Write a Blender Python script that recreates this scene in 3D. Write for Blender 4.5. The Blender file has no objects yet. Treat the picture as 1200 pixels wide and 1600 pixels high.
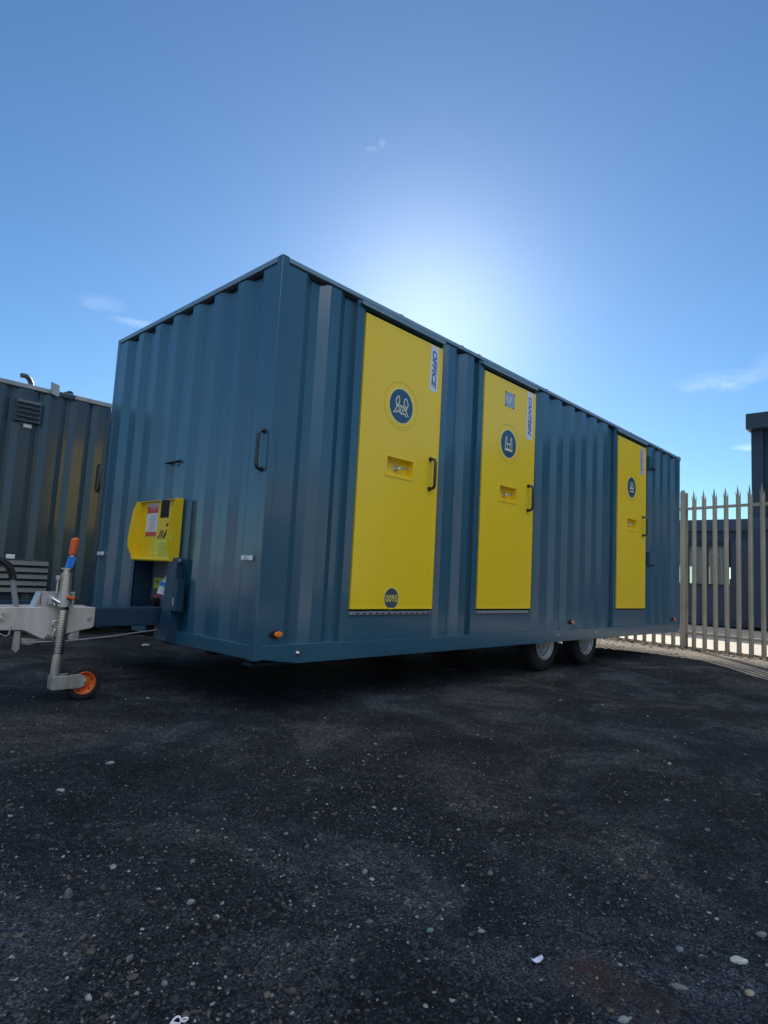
import bpy, math, random
import numpy as np
from mathutils import Vector, Matrix
random.seed(7); RNG = np.random.default_rng(11)
scene = bpy.context.scene
COL = scene.collection
PI = math.pi
H0 = 0.61                                   # door sill height above the yard
def Z(v): return v + H0

# ------------------------------------------------------------------ helpers
class MB:
    """collects geometry for ONE mesh"""
    def __init__(s): s.v = []; s.f = []; s.m = []; s.sm = []
    def add(s, vs, fs, m=0, smooth=False):
        b = len(s.v); s.v += [tuple(p) for p in vs]
        for f in fs: s.f.append(tuple(b + i for i in f)); s.m.append(m); s.sm.append(smooth)
        return s
    def box(s, x0, x1, y0, y1, z0, z1, m=0):
        vs = [(x, y, z) for z in (z0, z1) for y in (y0, y1) for x in (x0, x1)]
        return s.add(vs, [(0,2,3,1),(4,5,7,6),(0,1,5,4),(2,6,7,3),(0,4,6,2),(1,3,7,5)], m)
    def prism(s, pts, a, b, axis, m=0):
        """polygon pts (2D) extruded from a to b along axis"""
        def P(p, t):
            if axis == 'x': return (t, p[0], p[1])
            if axis == 'y': return (p[0], t, p[1])
            return (p[0], p[1], t)
        n = len(pts)
        vs = [P(p, a) for p in pts] + [P(p, b) for p in pts]
        fs = [tuple(range(n)), tuple(range(2*n-1, n-1, -1))] + [(i, n+i, n+(i+1) % n, (i+1) % n) for i in range(n)]
        return s.add(vs, fs, m)
    def tube(s, path, r, seg=12, m=0, caps=True, smooth=True):
        path = [Vector(p) for p in path]; n = len(path)
        rr = r if isinstance(r, (list, tuple)) else [r]*n
        vs = []; up = None
        for i, p in enumerate(path):
            t = (path[min(i+1, n-1)] - path[max(i-1, 0)]).normalized()
            if up is None:
                up = Vector((0, 0, 1)) if abs(t.z) < .9 else Vector((1, 0, 0))
            a = t.cross(up).normalized(); b = a.cross(t).normalized(); up = b
            for k in range(seg):
                an = 2*PI*k/seg
                vs.append(p + rr[i]*(math.cos(an)*a + math.sin(an)*b))
        fs = [(i*seg+k, i*seg+(k+1) % seg, (i+1)*seg+(k+1) % seg, (i+1)*seg+k) for i in range(n-1) for k in range(seg)]
        s.add(vs, fs, m, smooth)
        if caps:
            s.add([vs[k] for k in range(seg)], [tuple(range(seg))], m)
            s.add([vs[(n-1)*seg+k] for k in range(seg)], [tuple(reversed(range(seg)))], m)
        return s
    def lathe(s, prof, c, axis='y', seg=48, m=0, smooth=True):
        """prof: (along axis, radius)"""
        vs = []; n = len(prof)
        for (a, r) in prof:
            for k in range(seg):
                an = 2*PI*k/seg; u, w = r*math.cos(an), r*math.sin(an)
                vs.append((c[0]+u, c[1]+a, c[2]+w) if axis == 'y' else ((c[0]+a, c[1]+u, c[2]+w) if axis == 'x' else (c[0]+u, c[1]+w, c[2]+a)))
        fs = [(i*seg+k, i*seg+(k+1) % seg, (i+1)*seg+(k+1) % seg, (i+1)*seg+k) for i in range(n-1) for k in range(seg)]
        s.add(vs, fs, m, smooth)
        return s
    def disc(s, c, r, thick, axis='y', seg=32, m=0, ry=None):
        """flat round plate, facing towards negative axis"""
        ry = ry or r
        pts = [(c[0 if axis != 'x' else 1]+r*math.cos(2*PI*k/seg), c[2]+ry*math.sin(2*PI*k/seg)) for k in range(seg)]
        ca = c[1] if axis == 'y' else c[0]
        return s.prism(pts, ca, ca-thick, axis, m)
    def ribbon(s, pts, w, fx, closed=False, m=0):
        """flat stroke of width w along 2-D points, mapped to 3-D by fx"""
        P = [Vector((p[0], p[1])) for p in pts]; n = len(P)
        L, R = [], []
        for i in range(n):
            a = P[(i-1) % n] if (closed or i > 0) else P[i]; b = P[(i+1) % n] if (closed or i < n-1) else P[i]
            t = (b-a).normalized(); nn = Vector((-t.y, t.x))*w/2
            L.append(P[i]+nn); R.append(P[i]-nn)
        vs = [fx(p) for p in L] + [fx(p) for p in R]
        k = n if closed else n-1
        return s.add(vs, [(i, (i+1) % n, n+(i+1) % n, n+i) for i in range(k)], m)
    def build(s, name, mats, parent=None, bevel=0, seg=2):
        me = bpy.data.meshes.new(name)
        me.from_pydata(s.v, [], s.f); me.update()
        for mt in (mats if isinstance(mats, (list, tuple)) else [mats]): me.materials.append(mt)
        me.polygons.foreach_set('material_index', s.m)
        me.polygons.foreach_set('use_smooth', s.sm)
        import bmesh
        bm = bmesh.new(); bm.from_mesh(me); bmesh.ops.recalc_face_normals(bm, faces=bm.faces); bm.to_mesh(me); bm.free()
        o = bpy.data.objects.new(name, me); COL.objects.link(o)
        if parent: o.parent = parent
        if bevel:
            b = o.modifiers.new('Bevel', 'BEVEL'); b.width = bevel; b.segments = seg; b.limit_method = 'ANGLE'; b.angle_limit = math.radians(40)
        return o
def tag(o, label=None, cat=None, group=None, kind=None):
    if label: o['label'] = label
    if cat: o['category'] = cat
    if group: o['group'] = group
    if kind: o['kind'] = kind
    return o
def empty(name, loc=(0, 0, 0)):
    o = bpy.data.objects.new(name, None); o.location = loc; COL.objects.link(o); o.empty_display_size = .1
    return o
def relocate(root):
    """children were modelled in world space: keep them there under a moved empty"""
    for ch in root.children: ch.matrix_parent_inverse = Matrix.Translation(-root.location)

# ------------------------------------------------------------------ materials
def mat(name, col=(.5, .5, .5), rough=.5, metal=0., coat=0., spec=.5):
    m = bpy.data.materials.new(name); m.use_nodes = True
    b = m.node_tree.nodes['Principled BSDF']
    b.inputs['Base Color'].default_value = (*col, 1); b.inputs['Roughness'].default_value = rough
    b.inputs['Metallic'].default_value = metal; b.inputs['Coat Weight'].default_value = coat
    b.inputs['Coat Roughness'].default_value = .14; b.inputs['Coat IOR'].default_value = 1.75; b.inputs['Specular IOR Level'].default_value = spec
    return m
def nd(m, t, **kw):
    n = m.node_tree.nodes.new(t)
    for k, v in kw.items():
        if k in n.inputs: n.inputs[k].default_value = v
        else: setattr(n, k, v)
    return n
def ln(m, a, b): m.node_tree.links.new(a, b)
def bsdf(m): return m.node_tree.nodes['Principled BSDF']
def weather(m, col, var=.12, scale=3., rvar=.1, bump=.0, bscale=60., stretch=(1, 1, .25), dirt=None):
    """paint with faint dust streaks, gloss variation and a hint of waviness"""
    b = bsdf(m); tc = nd(m, 'ShaderNodeTexCoord'); mp = nd(m, 'ShaderNodeMapping'); mp.inputs['Scale'].default_value = stretch
    ln(m, tc.outputs['Object'], mp.inputs['Vector'])
    n = nd(m, 'ShaderNodeTexNoise'); n.inputs['Scale'].default_value = scale; n.inputs['Detail'].default_value = 8; n.inputs['Roughness'].default_value = .65
    ln(m, mp.outputs['Vector'], n.inputs['Vector'])
    cr = nd(m, 'ShaderNodeValToRGB'); e = cr.color_ramp.elements
    e[0].position = .3; e[1].position = .72
    e[0].color = (*[c*(1-var) for c in col], 1); d = dirt or [c*(1+var) for c in col]; e[1].color = (*d, 1)
    ln(m, n.outputs['Fac'], cr.inputs['Fac']); ln(m, cr.outputs['Color'], b.inputs['Base Color'])
    r0 = b.inputs['Roughness'].default_value
    mr = nd(m, 'ShaderNodeMapRange'); mr.inputs['From Min'].default_value = .3; mr.inputs['From Max'].default_value = .7
    mr.inputs['To Min'].default_value = max(r0-rvar, .04); mr.inputs['To Max'].default_value = r0+rvar
    ln(m, n.outputs['Fac'], mr.inputs['Value']); ln(m, mr.outputs['Result'], b.inputs['Roughness'])
    if bump:
        n2 = nd(m, 'ShaderNodeTexNoise'); n2.inputs['Scale'].default_value = bscale; n2.inputs['Detail'].default_value = 3
        ln(m, tc.outputs['Object'], n2.inputs['Vector'])
        bp = nd(m, 'ShaderNodeBump'); bp.inputs['Strength'].default_value = bump; bp.inputs['Distance'].default_value = .01
        ln(m, n2.outputs['Fac'], bp.inputs['Height']); ln(m, bp.outputs['Normal'], b.inputs['Normal'])
    return m
BLUE = (.017, .098, .168)
M = {}
M['blue'] = weather(mat('blue_grey_paint', BLUE, .42, coat=.75), BLUE, .16, 2.5, .07, .22, 4., dirt=(.028, .108, .168))
M['blue_dark'] = weather(mat('chassis_paint', (.012, .045, .085), .42), (.012, .045, .085), .2, 6, .1, .1, 40)
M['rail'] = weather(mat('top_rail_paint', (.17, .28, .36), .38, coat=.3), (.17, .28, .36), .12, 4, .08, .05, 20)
M['yellow'] = weather(mat('yellow_paint', (.94, .67, .001), .45, coat=.5), (.94, .67, .001), .05, 2., .06, .06, 4., dirt=(.94, .68, .006))
M['yellow_box'] = weather(mat('yellow_bracket_paint', (.88, .62, .002), .4), (.88, .62, .002), .1, 14., .08, .08, 60., dirt=(.75, .52, .02))
M['seal'] = mat('black_rubber_seal', (.006, .006, .007), .6)
M['black'] = mat('black_plastic', (.012, .012, .014), .3, coat=.3)
M['tyre'] = weather(mat('tyre_rubber', (.014, .014, .016), .8), (.014, .014, .016), .3, 20, .1, .2, 120)
M['zinc'] = weather(mat('galvanised_steel', (.42, .42, .41), .42, metal=.75), (.58, .58, .56), .22, 16., .12, .08, 60., dirt=(.68, .68, .66))
M['zinc_y'] = weather(mat('passivated_zinc', (.45, .42, .3), .3, metal=.85), (.66, .64, .56), .2, 22., .1, .05, 60., dirt=(.76, .75, .70))
M['cast'] = weather(mat('cast_coupling', (.62, .60, .55), .5, metal=.2), (.58, .56, .51), .22, 12., .12, .06, 90., dirt=(.68, .66, .62))
M['chrome'] = mat('bright_steel', (.7, .7, .7), .16, metal=1)
M['steel_dull'] = mat('brushed_steel', (.5, .5, .5), .35, metal=.9)
M['orange'] = weather(mat('orange_plastic', (.72, .13, .02), .4), (.72, .13, .02), .15, 25., .1, .1, 80)
M['bluepl'] = mat('bright_blue_plastic', (.02, .22, .75), .35)
M['white'] = mat('white_plastic', (.75, .77, .8), .35)
M['lens_w'] = mat('white_lens', (.72, .74, .76), .12, coat=.6)
M['amber'] = mat('amber_lens', (.85, .22, .01), .12, coat=.8)
M['label_w'] = mat('pale_label', (.66, .74, .86), .35)
M['label_g'] = weather(mat('faded_label', (.5, .53, .55), .4), (.5, .53, .55), .1, 30)
M['ink'] = mat('label_ink', (.06, .15, .36), .4)
M['logo_blue'] = mat('logo_blue', (.028, .085, .17), .3, coat=.3)
M['logo_line'] = mat('logo_line', (.85, .85, .55), .4)
M['logo_ring'] = mat('logo_ring', (.80, .74, .26), .4)
M['logo_faint'] = mat('logo_faint_print', (.36, .31, .02), .4)
M['plate_grey'] = mat('number_plate_grey', (.06, .085, .10), .4)
M['plate_num'] = mat('number_plate_figures', (.62, .56, .12), .4)
M['red'] = mat('red_label', (.55, .05, .03), .4)
M['labelpaper'] = mat('white_label_paper', (.66, .68, .72), .5)
M['labelgrey'] = mat('printed_text_grey', (.28, .32, .4), .5)
M['limelabel'] = mat('lime_label', (.66, .68, .06), .45)
M['blackink'] = mat('black_print', (.02, .02, .025), .5)
M['recess_grey'] = weather(mat('grey_panel', (.13, .16, .18), .5), (.13, .16, .18), .15, 12)
M['pink'] = mat('faded_red_sticker', (.5, .12, .11), .5)
M['skyplate'] = mat('glossy_blue_sticker', (.28, .38, .50), .15, coat=.5)
M['dark_cabin'] = weather(mat('dark_grey_cabin_paint', (.011, .038, .060), .42, coat=.25), (.011, .038, .060), .2, 2.5, .08, .12, 5., dirt=(.017, .045, .067))
M['trim_pale'] = weather(mat('pale_metal_trim', (.30, .32, .34), .4, metal=.3), (.30, .32, .34), .2, 10)
M['far_blue'] = weather(mat('navy_cabin_paint', (.020, .036, .075), .4, coat=.2), (.020, .036, .075), .25, 2., .1, .1, 10)
M['far_blue2'] = weather(mat('slate_cabin_paint', (.02, .042, .07), .5), (.02, .042, .07), .2, 2.)
M['far_frame'] = mat('dark_window_frame', (.012, .014, .018), .4)
M['pale_steel'] = weather(mat('weathered_galvanised_fence', (.33, .30, .25), .55, metal=.25), (.45, .395, .30), .22, 9., .1, .08, 60., dirt=(.52, .46, .38))
M['rust'] = mat('rusty_bolt', (.10, .04, .025), .8)
M['underside'] = mat('underside_black', (.008, .009, .010), .8)

# glass of the far cabin: clear pane over a lit-by-daylight interior
g = mat('window_glass', (.02, .03, .03), .04, coat=.0); M['glass'] = g; bsdf(g).inputs['Transmission Weight'].default_value = .85
bsdf(g).inputs['Base Color'].default_value = (.75, .85, .8, 1)

# ------------------------------------------------------------------ ground height
def gh(x, y):
    x = np.asarray(x, float); y = np.asarray(y, float)
    near = np.exp(-((x-1.5)**2+(y+.5)**2)/60.)
    return near*(.010*np.sin(1.1*x+.7*y+.4)+.007*np.sin(2.3*x-1.9*y)+.004*np.sin(4.9*x+3.7*y+1)+.0025*np.sin(9.1*x-7.7*y+2)) - .006
def axis_pts(c, fine, span, far):
    a = list(np.arange(c-span, c+span, fine)); st = fine
    lo = a[0]; hi = a[-1]; L = []; Hh = []
    while hi < far: st *= 1.25; hi += st; lo -= st; L.append(lo); Hh.append(hi)
    return np.array(L[::-1]+a+Hh)
xs = axis_pts(1.2, .035, 3.4, 420.); ys = axis_pts(-.6, .035, 2.6, 420.)
nx, ny = len(xs), len(ys)
XX, YY = np.meshgrid(xs, ys, indexing='ij'); ZZ = gh(XX, YY)
co = np.stack([XX, YY, ZZ], -1).reshape(-1, 3)
i, j = np.meshgrid(np.arange(nx-1), np.arange(ny-1), indexing='ij'); a = (i*ny+j).ravel()
fc = np.stack([a, a+ny, a+ny+1, a+1], 1)
def np_mesh(name, co, faces, mats, smooth=True):
    me = bpy.data.meshes.new(name); n = faces.shape[1]
    me.vertices.add(len(co)); me.vertices.foreach_set('co', co.astype(np.float32).ravel())
    me.loops.add(faces.size); me.loops.foreach_set('vertex_index', faces.astype(np.int32).ravel())
    me.polygons.add(len(faces)); me.polygons.foreach_set('loop_start', np.arange(0, faces.size, n, dtype=np.int32))
    me.polygons.foreach_set('use_smooth', np.full(len(faces), smooth))
    me.update(calc_edges=True); me.validate()
    for mm in mats: me.materials.append(mm)
    o = bpy.data.objects.new(name, me); COL.objects.link(o); return o
# yard surface: dark rolled planings, fines and dust
m = mat('dark_planings', (.03, .03, .032), .92, spec=.25); M['yard'] = m
tc = nd(m, 'ShaderNodeTexCoord'); O = tc.outputs['Object']
def noise(m, scale, detail=6, rough=.6, vec=None, dist=0):
    n = nd(m, 'ShaderNodeTexNoise'); n.inputs['Scale'].default_value = scale; n.inputs['Detail'].default_value = detail; n.inputs['Roughness'].default_value = rough; n.inputs['Distortion'].default_value = dist
    if vec: ln(m, vec, n.inputs['Vector'])
    return n.outputs['Fac']
def ramp(m, fac, stops):
    c = nd(m, 'ShaderNodeValToRGB'); e = c.color_ramp.elements
    while len(e) < len(stops): e.new(.5)
    for k, (p, q) in enumerate(stops): e[k].position = p; e[k].color = (*q, 1) if len(q) == 3 else q
    ln(m, fac, c.inputs['Fac']); return c.outputs['Color']
def mix(m, fac, a, b, mode='MIX'):
    n = nd(m, 'ShaderNodeMix'); n.data_type = 'RGBA'; n.blend_type = mode
    for s_, v in ((0, fac), (6, a), (7, b)):
        if hasattr(v, 'is_linked') or hasattr(v, 'links'): ln(m, v, n.inputs[s_])
        else: n.inputs[s_].default_value = v if s_ == 0 else (*v, 1)
    return n.outputs[2]
base = ramp(m, noise(m, 1.6, 7, .68, O, .8), [(.36, (.009, .013, .018)), (.5, (.023, .030, .039)), (.62, (.068, .076, .083))])
tint_ = ramp(m, noise(m, .55, 4, .55, O, .3), [(.36, (.80, .95, 1.15)), (.62, (1.12, 1.02, .95))])
base = mix(m, 1., base, tint_, 'MULTIPLY')
grain = ramp(m, noise(m, 140, 4, .75, O), [(.38, (.12, .12, .12)), (.5, (.7, .7, .7)), (.64, (2.9, 2.85, 2.7))])
grain2 = ramp(m, noise(m, 34, 6, .8, O, .4), [(.36, (.42, .42, .44)), (.5, (.95, .95, .95)), (.66, (1.9, 1.85, 1.78))])
c1 = mix(m, 1., mix(m, 1., base, grain, 'MULTIPLY'), grain2, 'MULTIPLY')
vo = nd(m, 'ShaderNodeTexVoronoi'); vo.inputs['Scale'].default_value = 75; vo.inputs['Randomness'].default_value = 1; ln(m, O, vo.inputs['Vector'])
sep = nd(m, 'ShaderNodeSeparateColor'); ln(m, vo.outputs['Color'], sep.inputs['Color'])
gt = nd(m, 'ShaderNodeMath', operation='GREATER_THAN'); ln(m, sep.outputs[0], gt.inputs[0]); gt.inputs[1].default_value = .86
lt = nd(m, 'ShaderNodeMath', operation='LESS_THAN'); ln(m, vo.outputs['Distance'], lt.inputs[0]); lt.inputs[1].default_value = .33
mu = nd(m, 'ShaderNodeMath', operation='MULTIPLY'); ln(m, gt.outputs[0], mu.inputs[0]); ln(m, lt.outputs[0], mu.inputs[1])
mu2 = nd(m, 'ShaderNodeMath', operation='MULTIPLY'); ln(m, mu.outputs[0], mu2.inputs[0]); mu2.inputs[1].default_value = .65
chip = ramp(m, sep.outputs[1], [(0, (.05, .05, .055)), (.6, (.09, .09, .095)), (1, (.2, .19, .18))])
c2 = mix(m, mu2.outputs[0], c1, chip)
vo2 = nd(m, 'ShaderNodeTexVoronoi'); vo2.inputs['Scale'].default_value = 30; ln(m, O, vo2.inputs['Vector'])
sp2 = nd(m, 'ShaderNodeSeparateColor'); ln(m, vo2.outputs['Color'], sp2.inputs['Color'])
g3_ = nd(m, 'ShaderNodeMath', operation='GREATER_THAN'); ln(m, sp2.outputs[0], g3_.inputs[0]); g3_.inputs[1].default_value = .86
l3_ = nd(m, 'ShaderNodeMath', operation='LESS_THAN'); ln(m, vo2.outputs['Distance'], l3_.inputs[0]); l3_.inputs[1].default_value = .22
m3_ = nd(m, 'ShaderNodeMath', operation='MULTIPLY'); ln(m, g3_.outputs[0], m3_.inputs[0]); ln(m, l3_.outputs[0], m3_.inputs[1])
c2 = mix(m, m3_.outputs[0], c2, ramp(m, sp2.outputs[1], [(0, (.045, .05, .055)), (.55, (.08, .085, .09)), (.9, (.14, .14, .135)), (1, (.26, .26, .25))]))
# reddish dust spot near (-.66,-2.3)
def spot(m, cx, cy, r):
    mp = nd(m, 'ShaderNodeVectorMath', operation='SUBTRACT'); ln(m, O, mp.inputs[0]); mp.inputs[1].default_value = (cx, cy, 0)
    nz = nd(m, 'ShaderNodeTexNoise'); nz.inputs['Scale'].default_value = 14; nz.inputs['Detail'].default_value = 5; ln(m, O, nz.inputs['Vector'])
    le = nd(m, 'ShaderNodeVectorMath', operation='LENGTH'); ln(m, mp.outputs[0], le.inputs[0])
    ad = nd(m, 'ShaderNodeMath', operation='MULTIPLY_ADD'); ln(m, nz.outputs['Fac'], ad.inputs[0]); ad.inputs[1].default_value = -r*1.4; ln(m, le.outputs['Value'], ad.inputs[2])
    mr = nd(m, 'ShaderNodeMapRange'); ln(m, ad.outputs[0], mr.inputs['Value']); mr.inputs['From Min'].default_value = -r*.5; mr.inputs['From Max'].default_value = r*.45
    mr.inputs['To Min'].default_value = .55; mr.inputs['To Max'].default_value = 0
    return mr.outputs['Result']
c3 = mix(m, spot(m, -.66, -2.28, .10), c2, (.10, .052, .034))
c3 = mix(m, spot(m, -.66, -2.40, .07), c3, (.07, .045, .034))
# dusty verge by the fence, sunlit brightness painted in from the shadow edge on
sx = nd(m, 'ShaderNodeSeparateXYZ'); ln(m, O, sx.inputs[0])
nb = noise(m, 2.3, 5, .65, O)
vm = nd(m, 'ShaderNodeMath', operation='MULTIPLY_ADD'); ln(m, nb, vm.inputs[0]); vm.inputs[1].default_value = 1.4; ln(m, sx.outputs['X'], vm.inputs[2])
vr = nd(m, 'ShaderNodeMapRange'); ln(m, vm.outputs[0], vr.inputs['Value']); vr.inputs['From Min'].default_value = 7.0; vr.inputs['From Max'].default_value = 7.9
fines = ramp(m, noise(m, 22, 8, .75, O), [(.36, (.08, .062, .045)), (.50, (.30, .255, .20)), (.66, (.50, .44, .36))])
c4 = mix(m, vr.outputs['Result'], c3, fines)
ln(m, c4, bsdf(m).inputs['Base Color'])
bp = nd(m, 'ShaderNodeBump'); bp.inputs['Strength'].default_value = 1.; bp.inputs['Distance'].default_value = .009
h1 = noise(m, 120, 5, .8, O); h2 = noise(m, 26, 5, .7, O)
hm = nd(m, 'ShaderNodeMath', operation='MULTIPLY_ADD'); ln(m, h2, hm.inputs[0]); hm.inputs[1].default_value = 4.; ln(m, h1, hm.inputs[2])
ln(m, hm.outputs[0], bp.inputs['Height']); ln(m, bp.outputs['Normal'], bsdf(m).inputs['Normal'])
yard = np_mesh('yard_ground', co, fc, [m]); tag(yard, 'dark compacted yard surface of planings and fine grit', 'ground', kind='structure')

# ------------------------------------------------------------------ loose gravel (one mass) and single stones
def icosphere():
    t = (1+5**.5)/2
    v = np.array([(-1,t,0),(1,t,0),(-1,-t,0),(1,-t,0),(0,-1,t),(0,1,t),(0,-1,-t),(0,1,-t),(t,0,-1),(t,0,1),(-t,0,-1),(-t,0,1)], float)
    v /= np.linalg.norm(v[0])
    f = np.array([(0,11,5),(0,5,1),(0,1,7),(0,7,10),(0,10,11),(1,5,9),(5,11,4),(11,10,2),(10,7,6),(7,1,8),(3,9,4),(3,4,2),(3,2,6),(3,6,8),(3,8,9),(4,9,5),(2,4,11),(6,2,10),(8,6,7),(9,8,1)])
    return v, f
IV, IF = icosphere()
mg = mat('loose_stone', (.1, .1, .1), .85, spec=.3); M['gravel'] = mg
geo = nd(mg, 'ShaderNodeNewGeometry')
gc = ramp(mg, geo.outputs['Random Per Island'], [(0, (.018, .024, .03)), (.45, (.034, .041, .048)), (.72, (.065, .07, .075)), (.86, (.10, .082, .068)), (.93, (.15, .155, .155)), (1, (.36, .38, .38))])
tcg = nd(mg, 'ShaderNodeTexCoord')
gn = ramp(mg, noise(mg, 180, 4, .7, tcg.outputs['Object']), [(.3, (.55, .55, .55)), (.7, (1.35, 1.35, 1.3))])
ln(mg, mix(mg, 1., gc, gn, 'MULTIPLY'), bsdf(mg).inputs['Base Color'])
CX, CY = -2.04, -2.90
def scatter(n, rmin, rmax, smin, smax, power, a0, a1):
    r = rmin*(rmax/rmin)**RNG.random(n) if power == 0 else np.sqrt(RNG.random(n)*(rmax**2-rmin**2)+rmin**2)
    an = np.radians(a0+(a1-a0)*RNG.random(n))
    x = CX+r*np.cos(an); y = CY+r*np.sin(an)
    dens = .5+.5*np.sin(2.1*x+1.3*y+.5)*np.sin(1.7*y-2.9*x)+.35*np.sin(6.3*x-4.1*y)*np.sin(5.2*y+3.3*x+1)
    keep = RNG.random(n) < np.clip(dens+.30, .22, 1)
    x, y, n = x[keep], y[keep], int(keep.sum())
    s = smin*(smax/smin)**(RNG.random(n)**2.2)
    return x, y, s
sets = [scatter(70000, .9, 3.2, .0009, .0040, 1, -2, 92), scatter(26000, 1.0, 6.5, .0018, .006, 0, -5, 100), scatter(6500, .95, 7.5, .004, .012, 0, -5, 100), scatter(900, 5, 11, .006, .02, 1, 12, 46)]
gx = np.concatenate([s[0] for s in sets]); gy = np.concatenate([s[1] for s in sets]); gs = np.concatenate([s[2] for s in sets])
N = len(gx)
sc = gs[:, None]*np.stack([RNG.uniform(.7, 1.5, N), RNG.uniform(.7, 1.1, N), RNG.uniform(.35, .75, N)], 1)
ang = RNG.uniform(0, 2*PI, N); tilt = RNG.normal(0, .25, N)
V = IV[None]*(1+RNG.normal(0, .13, (N, 12, 1)))*sc[:, None, :]
xz = V[..., 0]*np.cos(tilt)[:, None]-V[..., 2]*np.sin(tilt)[:, None]; zz = V[..., 0]*np.sin(tilt)[:, None]+V[..., 2]*np.cos(tilt)[:, None]
px_ = xz*np.cos(ang)[:, None]-V[..., 1]*np.sin(ang)[:, None]; py_ = xz*np.sin(ang)[:, None]+V[..., 1]*np.cos(ang)[:, None]
gz = gh(gx, gy)+sc[:, 2]*.12
P = np.stack([px_+gx[:, None], py_+gy[:, None], zz+gz[:, None]], -1).reshape(-1, 3)
F = (IF[None]+12*np.arange(N)[:, None, None]).reshape(-1, 3)
gv = np_mesh('gravel', P, F, [mg], smooth=False); tag(gv, 'loose grit and small pebbles strewn over the dark yard', 'gravel', kind='stuff')

def stone(x, y, sx, sy, sz, rot, col, label, name='stone', cat='stone', seed=0, rough=.8):
    rs = np.random.default_rng(seed+50)
    import bmesh
    bm = bmesh.new(); bmesh.ops.create_icosphere(bm, subdivisions=3, radius=1)
    ph = rs.uniform(0, 6, 9)
    for v in bm.verts:
        c = v.co; k = 1+.16*math.sin(2.1*c.x+ph[0])*math.cos(2.3*c.y+ph[1])+.10*math.sin(4*c.y+ph[2])*math.sin(3.7*c.z+ph[3])+.05*math.sin(8*c.x+ph[4])*math.sin(7*c.y+ph[5])
        v.co = Vector((c.x*k*sx, c.y*k*sy, max(c.z, -.5)*k*sz))
    me = bpy.data.meshes.new(name); bm.to_mesh(me); bm.free()
    for pl in me.polygons: pl.use_smooth = True
    mm = weather(mat('stone_'+str(seed), col, rough), col, .3, 60, .1, .5, 160, (1, 1, 1)); me.materials.append(mm)
    o = bpy.data.objects.new(name, me); COL.objects.link(o)
    o.location = (x, y, float(gh(x, y))+sz*.4); o.rotation_euler = (0, 0, rot)
    return tag(o, label, cat, 'single stones lying on the yard')
stone(-.331, -2.477, .020, .0125, .007, -.6, (.42, .47, .45), 'large pale chalky stone at the lower right edge of the yard', seed=1)
stone(-.556, -2.416, .019, .008, .006, -1.2, (.15, .165, .155), 'long flat grey-green pebble left of the tan one', seed=2)
stone(-.449, -2.526, .0105, .0075, .006, -.9, (.30, .27, .21), 'rounded tan pebble below the large pale stone', seed=3)
stone(-.393, -2.366, .010, .008, .006, .2, (.13, .18, .21), 'blue-grey pebble left of and above the large pale stone', seed=4)
stone(-.158, -2.485, .014, .008, .007, -.7, (.18, .19, .18), 'dull grey pebble above the large pale stone at the right edge', seed=5)
stone(-.753, -2.38, .0125, .007, .006, -.5, (.22, .26, .27), 'pale blue-grey flake at the bottom edge right of the white scrap', seed=6)
stone(-.713, -1.623, .010, .0075, .006, .3, (.21, .22, .23), 'single light grey pebble in the middle of the yard', seed=7)
stone(-1.159, -1.453, .0115, .008, .006, .1, (.19, .20, .21), 'light grey pebble left of the middle of the yard', seed=8)
stone(-1.371, -1.576, .009, .007, .007, .9, (.13, .14, .14), 'dark grey pebble at lower left', seed=9)
stone(-1.365, -1.212, .010, .008, .013, .4, (.13, .135, .14), 'pointed dark grey stone sticking up at the left of the yard', seed=10)
stone(-1.222, -1.862, .008, .0065, .006, .9, (.14, .12, .09), 'small brownish pebble near the bottom edge left of centre', seed=11)
stone(-.86, -.247, .018, .012, .007, .2, (.22, .24, .26), 'pale flat stone in front of the jockey wheel', seed=12)
stone(.993, 3.324, .04, .03, .012, .2, (.6, .6, .6), 'white chip on the ground beyond the towing drawbar', seed=13)
stone(-.802, -1.934, .009, .007, .005, .1, (.13, .22, .22), 'greenish pebble left of the white scrap', seed=14)
# white paper scrap, slightly curled
mb = MB(); W_ = 5
vs = []; 
for a in range(W_+1):
    for b in range(4):
        u, v = a/W_, b/3
        a1, b1 = (u-.5)*.030*(1-.5*abs(v-.5)), (v-.5)*.022*(1-.9*abs(u-.5)**1.5*2)
        vs.append((-.72+a1*.69+b1*.72, -2.172-a1*.72+b1*.69, float(gh(-.72, -2.172))+.006+.007*(u-.4)**2*4+.003*math.sin(5*v+3*u)))
mb.add(vs, [(a*4+b, (a+1)*4+b, (a+1)*4+b+1, a*4+b+1) for a in range(W_) for b in range(3)])
o = mb.build('paper_scrap', mat('scrap_paper', (.72, .76, .9), .5)); so = o.modifiers.new('Solid', 'SOLIDIFY'); so.thickness = .001
tag(o, 'small curled white scrap of paper lying on the dark grit', 'scrap')
# crushed ring-pull piece at bottom edge
mb = MB(); cx, cy = -1.39, -1.811; zz0 = float(gh(cx, cy))+.006
mb.tube([(cx+.010*math.cos(t), cy+.007*math.sin(t), zz0+.003*math.sin(2*t)) for t in np.linspace(0, 2*PI, 17)], .0019, 8, caps=False)
mb.tube([(cx+.013+.006*math.cos(t), cy-.009+.004*math.sin(t), zz0+.002) for t in np.linspace(0, 2*PI, 13)], .0016, 8, caps=False)
o = mb.build('metal_ring', M['white']); tag(o, 'bent pale metal ring lying on the yard at the bottom edge', 'litter')

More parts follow.
